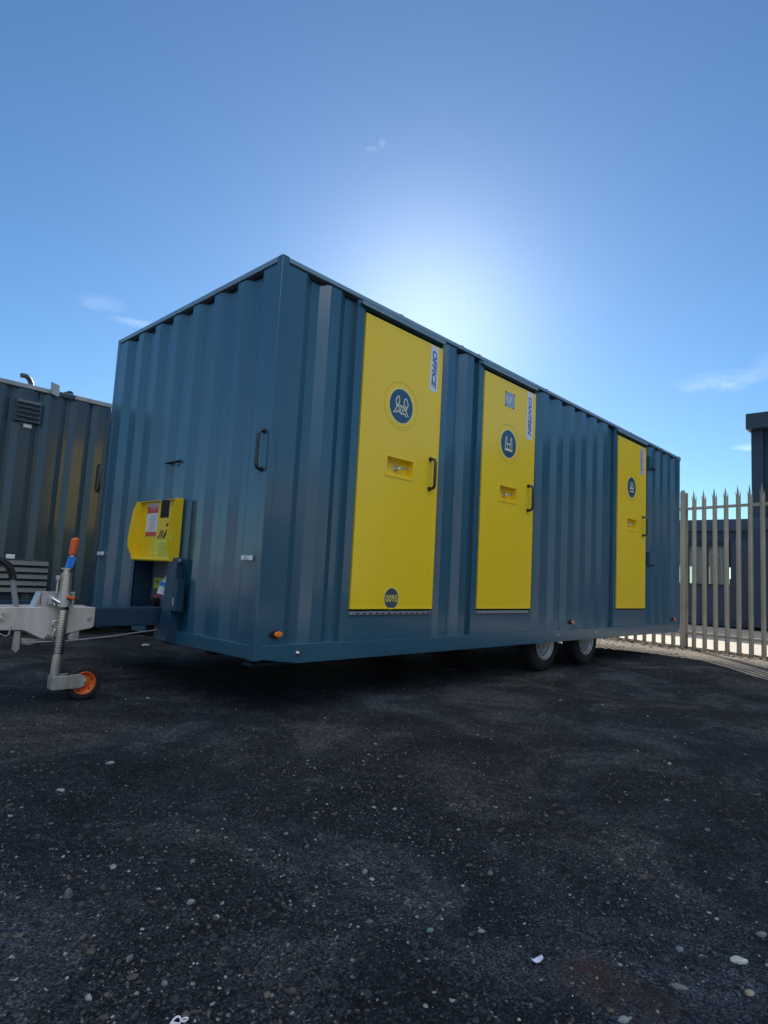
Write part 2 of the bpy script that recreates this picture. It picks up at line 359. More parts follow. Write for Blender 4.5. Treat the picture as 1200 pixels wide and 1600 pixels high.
# ------------------------------------------------------------------ ground beyond the fence
def fx_line(y): return 7.98+.24*(y-.2)          # the fence line
mc = weather(mat('pale_concrete', (.36, .325, .27), .85), (.36, .325, .27), .2, 1.6, .05, .3, 30, (1, 1, 1), dirt=(.43, .40, .35))
mb = MB(); pts = [(fx_line(-14)+.12, -14), (60, -14), (60, 40), (fx_line(40)+.12, 40)]
mb.add([(p[0], p[1], .012) for p in pts], [(0, 1, 2, 3)])
o = mb.build('concrete_apron', mc); tag(o, 'pale sunlit concrete beyond the palisade fence', 'ground', kind='structure')
# leaf litter and soil along the fence foot
n = 7000; t = RNG.random(n)*7.5-2.2; off = -np.abs(RNG.normal(0, .22, n))+.10
lx = fx_line(t)+off; ly = t
s_ = RNG.uniform(.006, .022, n); an = RNG.uniform(0, 2*PI, n); tl = RNG.uniform(-.5, .5, n)
q = np.array([(-1, -.5), (1, -.45), (.9, .5), (-.8, .55)])
X_ = (q[None, :, 0]*np.cos(an)[:, None]-q[None, :, 1]*np.sin(an)[:, None])*s_[:, None]; Y_ = (q[None, :, 0]*np.sin(an)[:, None]+q[None, :, 1]*np.cos(an)[:, None])*s_[:, None]
Z_ = q[None, :, 0]*np.sin(tl)[:, None]*s_[:, None]+gh(lx, ly)[:, None]+.004+RNG.random(n)[:, None]*.02*np.exp(-np.abs(off)[:, None]*5)
mlf = mat('leaf_litter', (.08, .06, .04), .9); g2 = nd(mlf, 'ShaderNodeNewGeometry')
ln(mlf, ramp(mlf, g2.outputs['Random Per Island'], [(0, (.03, .022, .014)), (.5, (.09, .06, .035)), (.85, (.16, .12, .07)), (1, (.3, .26, .2))]), bsdf(mlf).inputs['Base Color'])
o = np_mesh('leaf_litter', np.stack([X_+lx[:, None], Y_+ly[:, None], Z_], -1).reshape(-1, 3), np.arange(4*n).reshape(-1, 4), [mlf], False)
tag(o, 'brown leaf litter and soil along the foot of the fence', 'leaf litter', kind='stuff')

# ------------------------------------------------------------------ text and emblems
def text2d(s, size, shear=0., off=0.):
    cu = bpy.data.curves.new('t', 'FONT'); cu.body = s; cu.size = size; cu.shear = shear; cu.offset = off; cu.resolution_u = 3
    cu.align_x = 'CENTER'; cu.align_y = 'CENTER'
    ob = bpy.data.objects.new('t', cu); COL.objects.link(ob)
    dg = bpy.context.evaluated_depsgraph_get(); me = bpy.data.meshes.new_from_object(ob.evaluated_get(dg))
    vs = [(v.co.x, v.co.y) for v in me.vertices]; fs = [tuple(p.vertices) for p in me.polygons]
    bpy.data.objects.remove(ob); bpy.data.meshes.remove(me); bpy.data.curves.remove(cu)
    xs_ = [v[0] for v in vs]; ys_ = [v[1] for v in vs]
    cx_ = (min(xs_)+max(xs_))/2; cy_ = (min(ys_)+max(ys_))/2
    return [(a-cx_, b-cy_) for a, b in vs], fs, max(xs_)-min(xs_), max(ys_)-min(ys_)

# ------------------------------------------------------------------ THE TRAILER
L, W = 6.90, 2.28
ZT, ZB, ZR = Z(2.090), Z(-.318), Z(-.203)
T = empty('towable_welfare_trailer', (L/2, W/2, 0))
tag(T, 'long blue-grey corrugated steel welfare trailer with three yellow doors and a towing drawbar', 'trailer')
D = .036; Z0w, Z1w = ZR-.01, Z(2.046)
def wall_profile(crests, a, b, slope=.066):
    """crest list -> polyline (s, depth)"""
    pts = []
    for (c0, c1) in crests:
        if c0-slope > a: pts += [(c0-slope, D)]
        pts += [(max(c0, a), 0), (min(c1, b), 0)]
        if c1+slope < b: pts += [(c1+slope, D)]
    if pts[0][0] > a+1e-4: pts = [(a, D)]+pts
    if pts[-1][0] < b-1e-4: pts = pts+[(b, D)]
    return pts
def corrugated(mb, prof, fn, z0, z1, back=.055, m=0):
    """fn(s, d, z) -> world"""
    n = len(prof)
    f0 = [fn(s, d, z) for z in (z0, z1) for (s, d) in prof]
    fs = [(k, k+1, n+k+1, n+k) for k in range(n-1)]
    mb.add(f0, fs, m)
    b = [fn(s, back, z) for z in (z0, z1) for s in (prof[0][0], prof[-1][0])]
    mb.add(b, [(0, 1, 3, 2)], m)
    for z, o_ in ((z0, 0), (z1, n)):       # caps
        mb.add([fn(s, d, z) for (s, d) in prof]+[fn(prof[-1][0], back, z), fn(prof[0][0], back, z)], [tuple(range(n+2))], m)
side = lambda s, d, z: (s, d, z)
endf = lambda s, d, z: (d, s, z)
cr_all = [(.0, .189), (.389, .478), (1.621, 1.713), (1.868, 1.957), (3.104, 3.203), (3.383, 3.462), (3.639, 3.737), (3.905, 4.0), (4.169, 4.263), (4.426, 4.543), (5.88, 5.97), (6.15, 6.245), (6.42, 6.515), (6.70, 6.90)]
mb = MB()
for a, b in ((.045, .629), (1.549, 2.040), (2.950, 4.715), (5.650, 6.86)):
    corrugated(mb, wall_profile([c for c in cr_all if c[1] > a and c[0] < b], a, b), side, Z0w, Z1w)
w1 = mb.build('side_wall', M['blue'], T)
# end wall with the socket recess cut out (opening y .97-1.59, z to Z(.262))
cre = [(0.0, .185)]+[(.385+.2835*k, .465+.2835*k) for k in range(6)]+[(2.085, 2.28)]
mb = MB(); R0, R1, RZ0, RZ1 = .985, 1.590, Z(-.095), Z(.262)
corrugated(mb, wall_profile([c for c in cre if c[0] < 2.2], .045, 2.24), endf, RZ1, Z1w)
corrugated(mb, wall_profile([c for c in cre if c[0] < R0], .045, R0), endf, Z0w, RZ1)
corrugated(mb, wall_profile([c for c in cre if c[1] > R1], R1, 2.24), endf, Z0w, RZ1)
corrugated(mb, [(R0, 0.01), (R1, 0.01)], endf, Z0w, RZ0)
mb.build('end_wall', M['blue'], T)
# far end wall and far side wall (the far side carries a yellow door as well, seen mirrored in the neighbour)
mb = MB(); cr_b = [(0, .19)]+[(.39+.28*k, .48+.28*k) for k in range(23)]
corrugated(mb, wall_profile([c for c in cr_b if c[1] < .75], .045, .95), lambda s, d, z: (s, W-d, z), Z0w, Z1w)
corrugated(mb, wall_profile([(c0+1.5, c1+1.5) for c0, c1 in cr_b if c1 < 5.3], 1.82, 6.86), lambda s, d, z: (s, W-d, z), Z0w, Z1w)
mb.build('rear_side_wall', M['blue'], T)
mb = MB(); corrugated(mb, wall_profile([(c0, c1) for c0, c1 in cr_b if c1 < 2.2], .045, 2.24), lambda s, d, z: (L-d, s, z), Z0w, Z1w); mb.build('far_end_wall', M['blue'], T)
# corner posts
for k, (x, y) in enumerate(((0, 0), (0, W-.05), (L-.05, 0), (L-.05, W-.05))):
    mb = MB(); e = -.003
    mb.box(x+(e if x == 0 else 0), x+.05-(e if x else 0), y+(e if y == 0 else 0), y+.05-(e if y else 0), ZB+.03, ZT+.004); mb.build('corner_post', M['blue'], T, .004)
mb = MB(); mb.box(L-.06, L+.012, -.012, .05, ZT-.05, ZT+.006); mb.build('corner_cap', M['rail'], T, .006)
# top rails
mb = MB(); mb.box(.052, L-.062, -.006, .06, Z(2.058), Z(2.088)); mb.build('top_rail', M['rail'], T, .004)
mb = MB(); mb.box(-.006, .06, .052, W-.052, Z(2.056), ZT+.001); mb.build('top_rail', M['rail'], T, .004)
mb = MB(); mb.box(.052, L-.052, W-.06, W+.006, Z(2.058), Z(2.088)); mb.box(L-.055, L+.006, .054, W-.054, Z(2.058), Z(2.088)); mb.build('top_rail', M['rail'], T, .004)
mb = MB(); mb.box(.052, L-.062, .018, .05, Z(2.040), Z(2.060)); mb.box(.018, .05, .052, W-.052, Z(2.040), Z(2.058)); mb.build('rail_gap_shade', M['seal'], T)  # black strip under the top rails, standing in for their shadow gap
# roof with low seams (screws seen as little bumps on the edge)
mb = MB(); mb.box(.04, L-.04, .04, W-.04, Z(2.06), Z(2.082))
for x in (1.05, 1.78, 2.02, 3.15, 4.05, 5.2, 6.2): mb.box(x, x+.03, .0, .05, Z(2.086), Z(2.096))
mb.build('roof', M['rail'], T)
# bottom rails (pressed channel, chamfered at the front corner)
mb = MB()
mb.prism([(.045, ZB+.036), (.30, ZB+.002), (L-.052, ZB+.002), (L-.052, ZR), (.045, ZR)], -.010, .05, 'y')
mb.build('bottom_rail', M['blue'], T, .004)
mb = MB(); mb.prism([(.048, Z(-.283)), (.93, Z(-.289)), (.93, ZR), (.048, ZR)], -.006, .05, 'x'); mb.prism([(.93, Z(-.262)), (W-.05, Z(-.262)), (W-.05, ZR+.06), (.93, ZR+.06)], -.004, .05, 'x'); mb.build('bottom_rail', M['blue'], T, .004)
mb = MB(); mb.box(.05, L-.05, W-.05, W+.006, ZB, ZR); mb.box(L-.05, L+.006, .05, W-.05, ZB, ZR); mb.build('bottom_rail', M['blue'], T, .004)
# underside: floor and chassis members
mb = MB(); mb.box(.05, L-.05, .052, W-.052, ZR-.03, ZR-.01)
for y in (.55, W-.55): mb.box(.05, L-.1, y-.04, y+.04, ZB+.0, ZR-.031)
for x in (.6, 1.5, 2.4, 3.3, 4.3, 5.3, 6.3): mb.box(x, x+.05, .06, W-.06, ZB+.01, ZR-.031)
mb.build('chassis', M['underside'], T)
# fold-up steady under the near corner
mb = MB(); mb.box(.10, .46, .16, .26, .262, .285); mb.box(.12, .17, .17, .25, .285, .33); mb.build('corner_steady', M['blue_dark'], T, .004)

# ---- doors
def tmap_side(cx_, cz_, y, rot=False):
    """2-D text coordinates -> side wall plane (normal -y); rot: read downwards"""
    if rot: return lambda p: (cx_+p[1], y, cz_-p[0])
    return lambda p: (cx_+p[0], y, cz_+p[1])
DW, DH = .827, 1.98
EAR_L = [(-.26, .56), (-.40, .45), (-.50, .24), (-.46, .05), (-.40, -.02), (-.26, .06), (-.18, .24), (-.20, .44)]
EAR_R = [(.37, .54), (.24, .42), (.20, .24), (.28, .08), (.46, -.03), (.54, .06), (.57, .22), (.48, .42)]
def emblem(d, cx_, cz_, y, kind, parent):
    """round badge: disc, pale ring, faint printed outer ring, line drawing"""
    mb = MB(); r = .121
    mb.disc((0+cx_, y, cz_), r+.010, .0012, m=1, seg=64)
    mb.disc((0+cx_, y-.0013, cz_), r, .0010, m=0, seg=64)
    fy = y-.0031; fx = lambda p: (cx_+p[0]*r, fy, cz_+p[1]*r)
    ring = [(1.42*math.cos(t), 1.42*math.sin(t)) for t in np.linspace(0, 2*PI, 73)[:-1]]
    mb.ribbon(ring, .018, lambda p: (cx_+p[0]*r, y-.0010, cz_+p[1]*r), True, m=3)
    # ring lettering worn to faint dashes under the badge
    for t in np.linspace(-2.35, -.8, 15):
        u, v = 1.27*math.cos(t), 1.27*math.sin(t)
        mb.ribbon([(u*1.0-.03*math.cos(t), v-.03*math.sin(t)), (u+.04*math.cos(t), v+.04*math.sin(t))], .035, lambda p: (cx_+p[0]*r, y-.0010, cz_+p[1]*r), m=3)
    w = .066
    if kind == 0:
        mb.ribbon(EAR_L, w, fx, True, m=2); mb.ribbon(EAR_R, w, fx, True, m=2)
        mb.ribbon([(-.66, -.52), (-.52, -.34), (-.41, -.12), (-.26, -.02), (-.07, .02), (.12, .0), (.28, -.08), (.40, -.22), (.50, -.36), (.64, -.55)], w, fx, m=2)
        mb.ribbon([(-.46, -.50), (-.36, -.36), (-.22, -.34), (-.10, -.42), (.06, -.46), (.20, -.42), (.32, -.40), (.44, -.58)], w, fx, m=2)
        mb.ribbon([(.27*math.cos(t), -.2+.13*math.sin(t)) for t in np.linspace(0, 2*PI, 21)[:-1]], .03, fx, True, m=2)
        for u in (-.10, .11): mb.ribbon([(u+.045*math.cos(t), -.2+.05*math.sin(t)) for t in np.linspace(0, 2*PI, 11)[:-1]], .035, fx, True, m=2)
        mb.ribbon([(-.40, -.03), (-.42, -.14)], w, fx, m=2); mb.ribbon([(.46, -.04), (.42, -.22)], w, fx, m=2)
    elif kind == 1:
        mb.ribbon([(-.45, -.45), (-.42, .1), (-.36, .5), (-.26, .5), (-.24, .1), (-.22, -.1)], w, fx, m=2)
        mb.ribbon([(.45, -.45), (.42, .1), (.36, .5), (.26, .5), (.24, .1), (.22, -.1)], w, fx, m=2)
        mb.ribbon([(-.24, -.02), (.24, -.02)], .10, fx, m=2); mb.ribbon([(-.5, -.45), (.52, -.45)], .12, fx, m=2)
        mb.ribbon([(-.2, -.1), (-.16, -.38), (.16, -.38), (.2, -.1)], w, fx, m=2)
    else:
        mb.ribbon([(-.4, -.4), (-.4, .3), (-.2, .5), (-.1, .3), (-.1, -.05)], .08, fx, m=2)
        mb.ribbon([(.4, -.4), (.4, .3), (.2, .5), (.1, .3), (.1, -.05)], .08, fx, m=2)
        mb.ribbon([(-.42, -.1), (.42, -.1)], .12, fx, m=2); mb.ribbon([(-.45, -.42), (.45, -.42)], .10, fx, m=2)
    o = mb.build('emblem', [M['logo_blue'], M['logo_ring'], M['logo_line'], M['logo_faint']], parent)
def bow_handle(parent, x, z0, z1, y, name='handle'):
    mb = MB(); o_ = .052; b = .03
    path = [(x, y, z0+.012), (x, y-o_+b, z0+.012), (x, y-o_+.008, z0+.020), (x, y-o_, z0+.04), (x, y-o_, z1-.04), (x, y-o_+.008, z1-.020), (x, y-o_+b, z1-.012), (x, y, z1-.012)]
    mb.tube(path, .0115, 12)
    for z in (z0+.012, z1-.012): mb.disc((x, y, z), .018, .006, seg=20)
    return mb.build(name, M['black'], parent)
door_spec = [(.704, 'yellow door with an OFFICE label, an ear-like line emblem and the number 0095', 'OFFICE', 0),
             (2.108, 'yellow door with a CANTEEN label and a small square sticker above its round emblem', 'CANTEEN', 1),
             (4.810, 'narrow-looking yellow door at the far end with a TOILET label', 'TOILET', 2)]
YD = -.010                                   # door face plane
for d, lab, word, kd in door_spec:
    # frame: jambs, lintel with drip channel, lower panel
    jl, jr = d-.075, d+DW+.018
    mb = MB()
    mb.box(jl, d-.007, -.003, .055, Z(-.012), Z(2.046)); mb.box(d+DW+.006, jr, -.003, .055, Z(-.012), Z(2.046))
    mb.box(jl, jr, -.003, .055, ZR+.001, Z(-.013)); mb.box(d-.0065, d+DW+.0055, .010, .055, Z(2.012), Z(2.046))
    mb.build('door_frame', M['blue'], T, .0015)
    mb = MB(); mb.box(d-.055, d+DW+.014, -.030, .009, Z(2.026), Z(2.040)); mb.box(d-.055, d+DW+.014, -.030, -.026, Z(2.014), Z(2.026))
    mb.build('drip_channel', M['rail'], T, .0015)
    mb = MB(); mb.box(d-.0065, d+DW+.0055, .048, .053, Z(-.016), Z(2.011)); mb.build('door_seal', M['seal'], T)
    if kd < 2:
        mb = MB(); ex = DW-.02 if kd == 0 else DW-.04
        mb.box(d-.004, d+ex, -.016, -.0035, Z(-.036), Z(-.016), 0)
        if kd == 0:
            for k in range(13):
                x = d+.05+k*.0595; mb.prism([(x, Z(-.033)), (x+.028, Z(-.033)), (x+.034, Z(-.024)), (x+.006, Z(-.024))], -.0168, -.0150, 'y', 1)
        mb.build('threshold', [M['trim_pale'], M['seal']], T)
    # leaf with the lock pocket cut in it
    px0, px1, pz0, pz1 = d+.272, d+.540, Z(.928), Z(1.045)
    X0, X1, ZA, ZC = d, d+DW, Z(0), Z(DH)
    mb = MB(); gx_ = [X0, px0, px1, X1]; gz_ = [ZA, pz0, pz1, ZC]
    for a in range(3):
        for b in range(3):
            if a == 1 and b == 1: continue
            mb.add([(gx_[a], YD, gz_[b]), (gx_[a+1], YD, gz_[b]), (gx_[a+1], YD, gz_[b+1]), (gx_[a], YD, gz_[b+1])], [(0, 1, 2, 3)])
    yb = .011
    mb.add([(X0, YD, ZA), (X1, YD, ZA), (X1, yb, ZA), (X0, yb, ZA)], [(0, 1, 2, 3)]); mb.add([(X0, YD, ZC), (X1, YD, ZC), (X1, yb, ZC), (X0, yb, ZC)], [(0, 1, 2, 3)])
    mb.add([(X0, YD, ZA), (X0, YD, ZC), (X0, yb, ZC), (X0, yb, ZA)], [(0, 1, 2, 3)]); mb.add([(X1, YD, ZA), (X1, YD, ZC), (X1, yb, ZC), (X1, yb, ZA)], [(0, 1, 2, 3)])
    # folded lip down the opening edge
    mb.box(X1-.022, X1, YD-.0035, YD-.0002, ZA, ZC)
    mb.box(X0, X1-.023, YD-.0025, YD-.0002, ZA, ZA+.008)
    leaf = mb.build('door', M['yellow'], T); leaf['label'] = lab
    # pocket
    mb = MB(); yp = .046
    mb.add([(px0, YD, pz0), (px1, YD, pz0), (px1, YD, pz1), (px0, YD, pz1), (px0, yp, pz0), (px1, yp, pz0), (px1, yp, pz1), (px0, yp, pz1)], [(4, 5, 6, 7), (0, 1, 5, 4), (1, 2, 6, 5), (2, 3, 7, 6), (3, 0, 4, 7)])
    fr = .022   # raised surround
    mb.box(px0-fr, px1+fr*.5, YD-.004, YD-.0003, pz0-fr*.9, pz0-.001); mb.box(px0-fr, px1+fr*.5, YD-.004, YD-.0003, pz1+.001, pz1+.008)
    mb.box(px0-fr, px0-.001, YD-.004, YD-.0003, pz0-.001, pz1+.001); mb.box(px1+.001, px1+fr*.5, YD-.004, YD-.0003, pz0-.001, pz1+.001)
    mb.build('lock_pocket', M['yellow'], leaf, .0015)
    mb = MB(); zc = (pz0+pz1)/2-.004; xc = px0+.16
    mb.disc((xc-.02, yp, zc), .020, .012, seg=20); mb.tube([(xc-.02, yp-.01, zc), (xc-.02, yp-.03, zc), (xc+.0, yp-.036, zc+.002), (xc+.07, yp-.038, zc+.012)], [.008, .008, .008, .006], 10)
    mb.tube([(xc-.02, yp-.024, zc-.006), (xc+.05, yp-.030, zc+.006)], .004, 8)
    mb.build('lock_lever', M['chrome'], leaf)
    bow_handle(leaf, d+.735, Z(.868), Z(1.115), YD)
    emblem(d, d+.387, Z(1.425), YD, kd, leaf)
    # name label reading downwards
    lz0, lz1, lx0, lx1 = {0: (1.622, 1.972, .690, .778), 1: (1.535, 1.972, .682, .778), 2: (1.625, 1.955, .640, .775)}[kd]
    cxl, czl = d+(lx0+lx1)/2, Z((lz0+lz1)/2)
    mb = MB(); mb.box(d+lx0, d+lx1, YD-.0012, YD-.0002, Z(lz0), Z(lz1), 0)
    vs, fs, tw, th = text2d(word, .1, .32, .0036)
    k1 = (lz1-lz0)*{0: .84, 1: .82, 2: .78}[kd]/tw; k2 = (lx1-lx0)*{0: .62, 1: .60, 2: .34}[kd]/th
    if kd == 2: cxl -= .026
    ftx = tmap_side(cxl, czl-.006, YD-.0022, True)
    mb.add([ftx((a*k1, b*k2)) for a, b in vs], fs, 1)
    mb.build('name_label', [M['label_w'] if kd < 2 else M['label_g'], M['ink']], leaf)
    if kd == 0:
        mb = MB(); cx_, cz_ = d+.384, Z(.072)
        mb.disc((cx_, YD, cz_), .076, .0010, m=2, seg=48); mb.disc((cx_, YD-.0011, cz_), .070, .0012, m=0, seg=48)
        vs, fs, tw, th = text2d('0095', .1, 0, .003); k1 = .126/tw; k2 = .052/th; ftx = tmap_side(cx_, cz_, YD-.0034)
        mb.add([ftx((a*k1, b*k2)) for a, b in vs], fs, 1)
        mb.build('number_plate', [M['plate_grey'], M['plate_num'], M['logo_ring']], leaf)
    if kd == 1:
        mb = MB(); x0, x1, z0, z1 = d+.312, d+.462, Z(1.752), Z(1.885)
        mb.box(x0, x1, YD-.0015, YD-.0002, z0, z1, 0)
        for xx in (x0+.004, x1-.014):
            for zq in (z0+.002, z1-.014): mb.box(xx, xx+.01, YD-.006, YD-.0016, zq, zq+.012, 1)
        mb.ribbon([(.2, .75), (.28, .35), (.5, .3), (.62, .55)], .10, lambda p: (x0+p[0]*.15, YD-.0022, z0+p[1]*.133), m=2)
        mb.ribbon([(.45, .6), (.72, .66)], .06, lambda p: (x0+p[0]*.15, YD-.0022, z0+p[1]*.133), m=2)
        mb.build('square_sticker', [M['skyplate'], M['seal'], M['label_w']], leaf)
# door on the far side, sunlit
mb = MB(); mb.box(.952, 1.818, W-.05, W+.004, ZR, Z(2.046)); mb.build('door_frame', M['blue'], T)
mb = MB(); mb.box(1.0, 1.77, W+.005, W+.014, Z(0), Z(DH)); mb.build('door', M['yellow'], T)
# small cover plates right of the far door
mb = MB(); mb.box(5.76, 5.955, -.012, .03, Z(1.745), Z(1.905)); mb.box(5.80, 5.955, -.016, -.0125, Z(1.745), Z(1.775), 1); mb.build('vent_cover', [M['blue'], M['underside']], T, .003)
mb = MB(); mb.box(5.80, 5.99, -.008, .03, Z(.535), Z(.70)); mb.box(5.84, 5.94, -.012, -.0085, Z(.532), Z(.545), 1); mb.build('vent_cover', [M['blue'], M['underside']], T, .003)
# side marker lamps and rail bolts
for x, z in ((.134, Z(-.142)), (3.735, Z(-.134)), (6.64, Z(-.141))):
    mb = MB(); mb.prism([(x+.042*math.cos(t), z+.021*math.sin(t)) for t in np.linspace(0, 2*PI, 21)[:-1]], -.016, -.0005, 'y'); r_ = mb.build('marker_lamp', M['seal'], T, .003)
    if x > 1:
        r_.modifiers.clear()
    mb = MB(); mb.prism([(x+.008+.029*math.cos(t), z+.018*math.sin(t)) for t in np.linspace(0, 2*PI, 21)[:-1]], -.030, -.0165, 'y'); mb.build('lens', M['amber'], r_, .006, 3)
for x, z, r in ((.305, Z(-.256), .019), (3.466, Z(-.251), .010), (4.29, Z(-.249), .009), (6.55, Z(-.25), .009)):
    mb = MB(); mb.disc((x, -.0102, z), r, .004, seg=20); mb.disc((x, -.0143, z), r*.55, .012, seg=6); mb.build('rail_bolt', M['chrome'], T)
# white front markers, slot hood, corner handle on the end wall
for y in (.118, 2.185):
    mb = MB(); mb.box(-.024, -.0035, y-.050, y+.050, Z(.268), Z(.298)); r_ = mb.build('front_marker', M['lens_w'], T, .005)
    mb = MB(); mb.box(-.026, -.0245, y-.018, y+.012, Z(.272), Z(.294)); mb.build('lens', M['label_g'], r_)
mb = MB(); mb.prism([(-.034, Z(.928)), (.002, Z(.928)), (.002, Z(.944)), (-.006, Z(.944))], 1.02, 1.205, 'y'); mb.build('slot_hood', M['seal'], T)
mb = MB(); y_ = .055; z0, z1 = Z(.785), Z(1.035)
mb.tube([(0, y_, z0+.012), (-.020, y_, z0+.012), (-.036, y_, z0+.02), (-.043, y_, z0+.04), (-.043, y_, z1-.04), (-.036, y_, z1-.02), (-.020, y_, z1-.012), (0, y_, z1-.012)], .0105, 12)
for z in (z0+.012, z1-.012): mb.disc((-.0, y_, z), .018, .006, axis='x', seg=20)
mb.build('grab_handle', M['black'], T)

# ---- wheels (thing > wheel > tyre, rim)
def wheel(x, y, s, name='wheel'):
    """s=-1 faces the camera side"""
    zc = .283; R = .283
    hub = MB(); hub.lathe([(s*.030, .0), (s*.034, .028), (s*.012, .034), (-s*.01, .045)], (x, y, zc), seg=28)
    for k in range(5):
        an = 2*PI*k/5+.3; cx_, cz_ = x+.056*math.cos(an), zc+.056*math.sin(an)
        hub.lathe([(s*.006, 0), (s*.006, .009), (-s*.01, .009)], (cx_, y, cz_), seg=6)
    h = hub.build(name, M['zinc'], T)
    t = MB(); hw = .078
    t.lathe([(-hw*.9, .172), (-hw, .19), (-hw*1.02, .225), (-hw*.9, .262), (-hw*.72, .277), (-hw*.3, R), (hw*.3, R), (hw*.72, .277), (hw*.9, .262), (hw*1.02, .225), (hw, .19), (hw*.9, .172)], (x, y, zc), seg=64)
    t.build('tyre', M['tyre'], h)
    r = MB()
    r.lathe([(s*.076, .178), (s*.080, .170), (s*.070, .163), (s*.046, .158), (s*.052, .150), (s*.046, .143), (s*.008, .137), (s*.014, .130), (s*.006, .124), (-s*.012, .116), (s*.004, .104), (s*.010, .090), (-s*.004, .072), (-s*.010, .045), (-s*.012, .03)], (x, y, zc), seg=64)
    r.lathe([(-s*.004, .142), (-s*.07, .168), (-s*.076, .178)], (x, y, zc), seg=48)
    r.build('rim', M['zinc'], h)
for x in (3.47, 4.36):
    wheel(x, .20, -1); wheel(x, W-.20, 1)
    mb = MB(); mb.tube([(x, .26, .283), (x, W-.26, .283)], .03, 12); mb.box(x-.03, x+.03, .50, .60, .283, ZB); mb.build('axle', M['underside'], T)

# ---- socket recess in the end wall
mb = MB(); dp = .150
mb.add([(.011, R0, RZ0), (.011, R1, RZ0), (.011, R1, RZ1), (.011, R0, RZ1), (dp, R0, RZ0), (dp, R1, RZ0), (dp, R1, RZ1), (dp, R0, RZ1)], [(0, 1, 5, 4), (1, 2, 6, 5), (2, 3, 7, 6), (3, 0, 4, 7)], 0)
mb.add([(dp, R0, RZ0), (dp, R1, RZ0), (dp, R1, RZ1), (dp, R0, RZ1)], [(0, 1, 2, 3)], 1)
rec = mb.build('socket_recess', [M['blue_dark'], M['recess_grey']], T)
mb = MB(); xx = dp-.001
mb.box(xx-.002, xx, 1.31, 1.555, Z(.042), Z(.122)); mb.ribbon([(1.52, .085), (1.50, .10), (1.48, .085), (1.52, .085)], .008, lambda p: (xx-.0026, p[0], Z(p[1])), m=1)
for k in range(3): mb.ribbon([(1.46, .066+.014*k), (1.36, .066+.014*k)], .004, lambda p: (xx-.0026, p[0], Z(p[1])), m=1)
mb.build('warning_label', [M['limelabel'], M['blackink']], rec)
mb = MB(); mb.box(xx-.002, xx, 1.42, 1.54, Z(-.022), Z(-.002)); mb.box(xx-.002, xx, 1.27, 1.40, Z(-.04), Z(-.012), 0); mb.box(xx-.003, xx-.0021, 1.27, 1.39, Z(-.012), Z(.012), 1); mb.build('red_stickers', [M['pink'], M['labelpaper']], rec)
mb = MB(); yc_ = 1.245
mb.tube([(dp, yc_, Z(.10)), (dp-.05, yc_, Z(.075))], .040, 16); sk = mb.build('power_socket', M['white'], rec)
mb = MB(); mb.tube([(dp-.045, yc_-.005, Z(.150)), (dp-.055, yc_, Z(.105)), (dp-.065, yc_+.004, Z(.085)), (dp-.08, yc_+.01, Z(.01))], [.020, .032, .036, .040], 16); pl = mb.build('plug', M['white'], rec)
mb = MB(); mb.tube([(dp-.0625, yc_+.002, Z(.092)), (dp-.068, yc_+.004, Z(.066))], .045, 16); mb.build('collar', M['bluepl'], rec)
mb = MB(); mb.tube([(dp, 1.46, Z(-.058)), (dp-.05, 1.46, Z(-.058))], .034, 14); mb.tube([(dp-.03, 1.46, Z(-.05)), (dp-.04, 1.46, Z(-.12)), (dp-.02, 1.40, Z(-.2))], .012, 8); mb.build('knob', M['black'], rec)

# ---- yellow holder
YL, YR = 1.500, .925; zb_, zt_ = Z(.250), Z(.668)
mb = MB(); t = .004
# back sheet with the notch
n0, n1, nz = 1.235, 1.105, Z(.545)
mb.prism([(YL, zb_), (YR, zb_), (YR, zt_), (n1, zt_), (n1, nz), (n0, nz), (n0, zt_), (YL, zt_)], -.010, -.006, 'x')
box = mb.build('hitch_holder', M['yellow_box'], T); box['label'] = 'yellow folded steel holder with warning stickers on the front end'
out = [(-.006, zt_+.002), (-.060, zt_), (-.085, Z(.60)), (-.104, Z(.43)), (-.104, Z(.345)), (-.060, Z(.245)), (-.010, Z(.240)), (-.006, Z(.245))]
mb = MB(); mb.prism(out, YL, YL+t, 'y'); mb.build('side_plate', M['yellow_box'], box, .001)
mb = MB(); mb.prism(out, YR-t, YR, 'y'); mb.build('side_plate', M['yellow_box'], box, .001)
mb = MB(); mb.tube([(-.060, YL-.001, Z(.252)), (-.060, YR+.001, Z(.252))], .012, 12); mb.box(-.060, -.011, YR+.001, YL-.001, Z(.2405), Z(.246)); mb.build('bottom_lip', M['yellow_box'], box)
mb = MB(); mb.box(-.036, -.0105, n0+.001, YL-.001, zt_-.003, zt_+.001); mb.build('top_flange', M['yellow_box'], box)
mb = MB(); mb.box(-.036, -.0105, YR+.001, n1-.001, zt_-.003, zt_+.001); mb.build('top_flange', M['yellow_box'], box)
xf = -.0104
mb = MB(); s0, s1 = 1.430, 1.262
mb.box(xf-.0012, xf, s1, s0, Z(.415), Z(.655), 0)
mb.box(xf-.0016, xf-.0013, s1+.002, s0-.002, Z(.582), Z(.632), 1); mb.box(xf-.0016, xf-.0013, s1+.002, s0-.002, Z(.417), Z(.450), 1)
for k in range(4): mb.box(xf-.0020, xf-.0017, s1+.02, s0-.02-.03*(k % 2), Z(.588+.010*k), Z(.592+.010*k), 3 if k < 3 else 0)
for k in range(9): mb.box(xf-.0016, xf-.0013, s1+.025, s0-.03-.02*((k*7) % 3), Z(.462+.0125*k), Z(.467+.0125*k), 2)
for k in range(2): mb.box(xf-.0020, xf-.0017, s1+.02, s0-.02, Z(.424+.011*k), Z(.428+.011*k), 3)
for k in range(2): mb.box(xf-.0016, xf-.0013, s1+.015, s0-.015, Z(.638+.008*k), Z(.641+.008*k), 1)
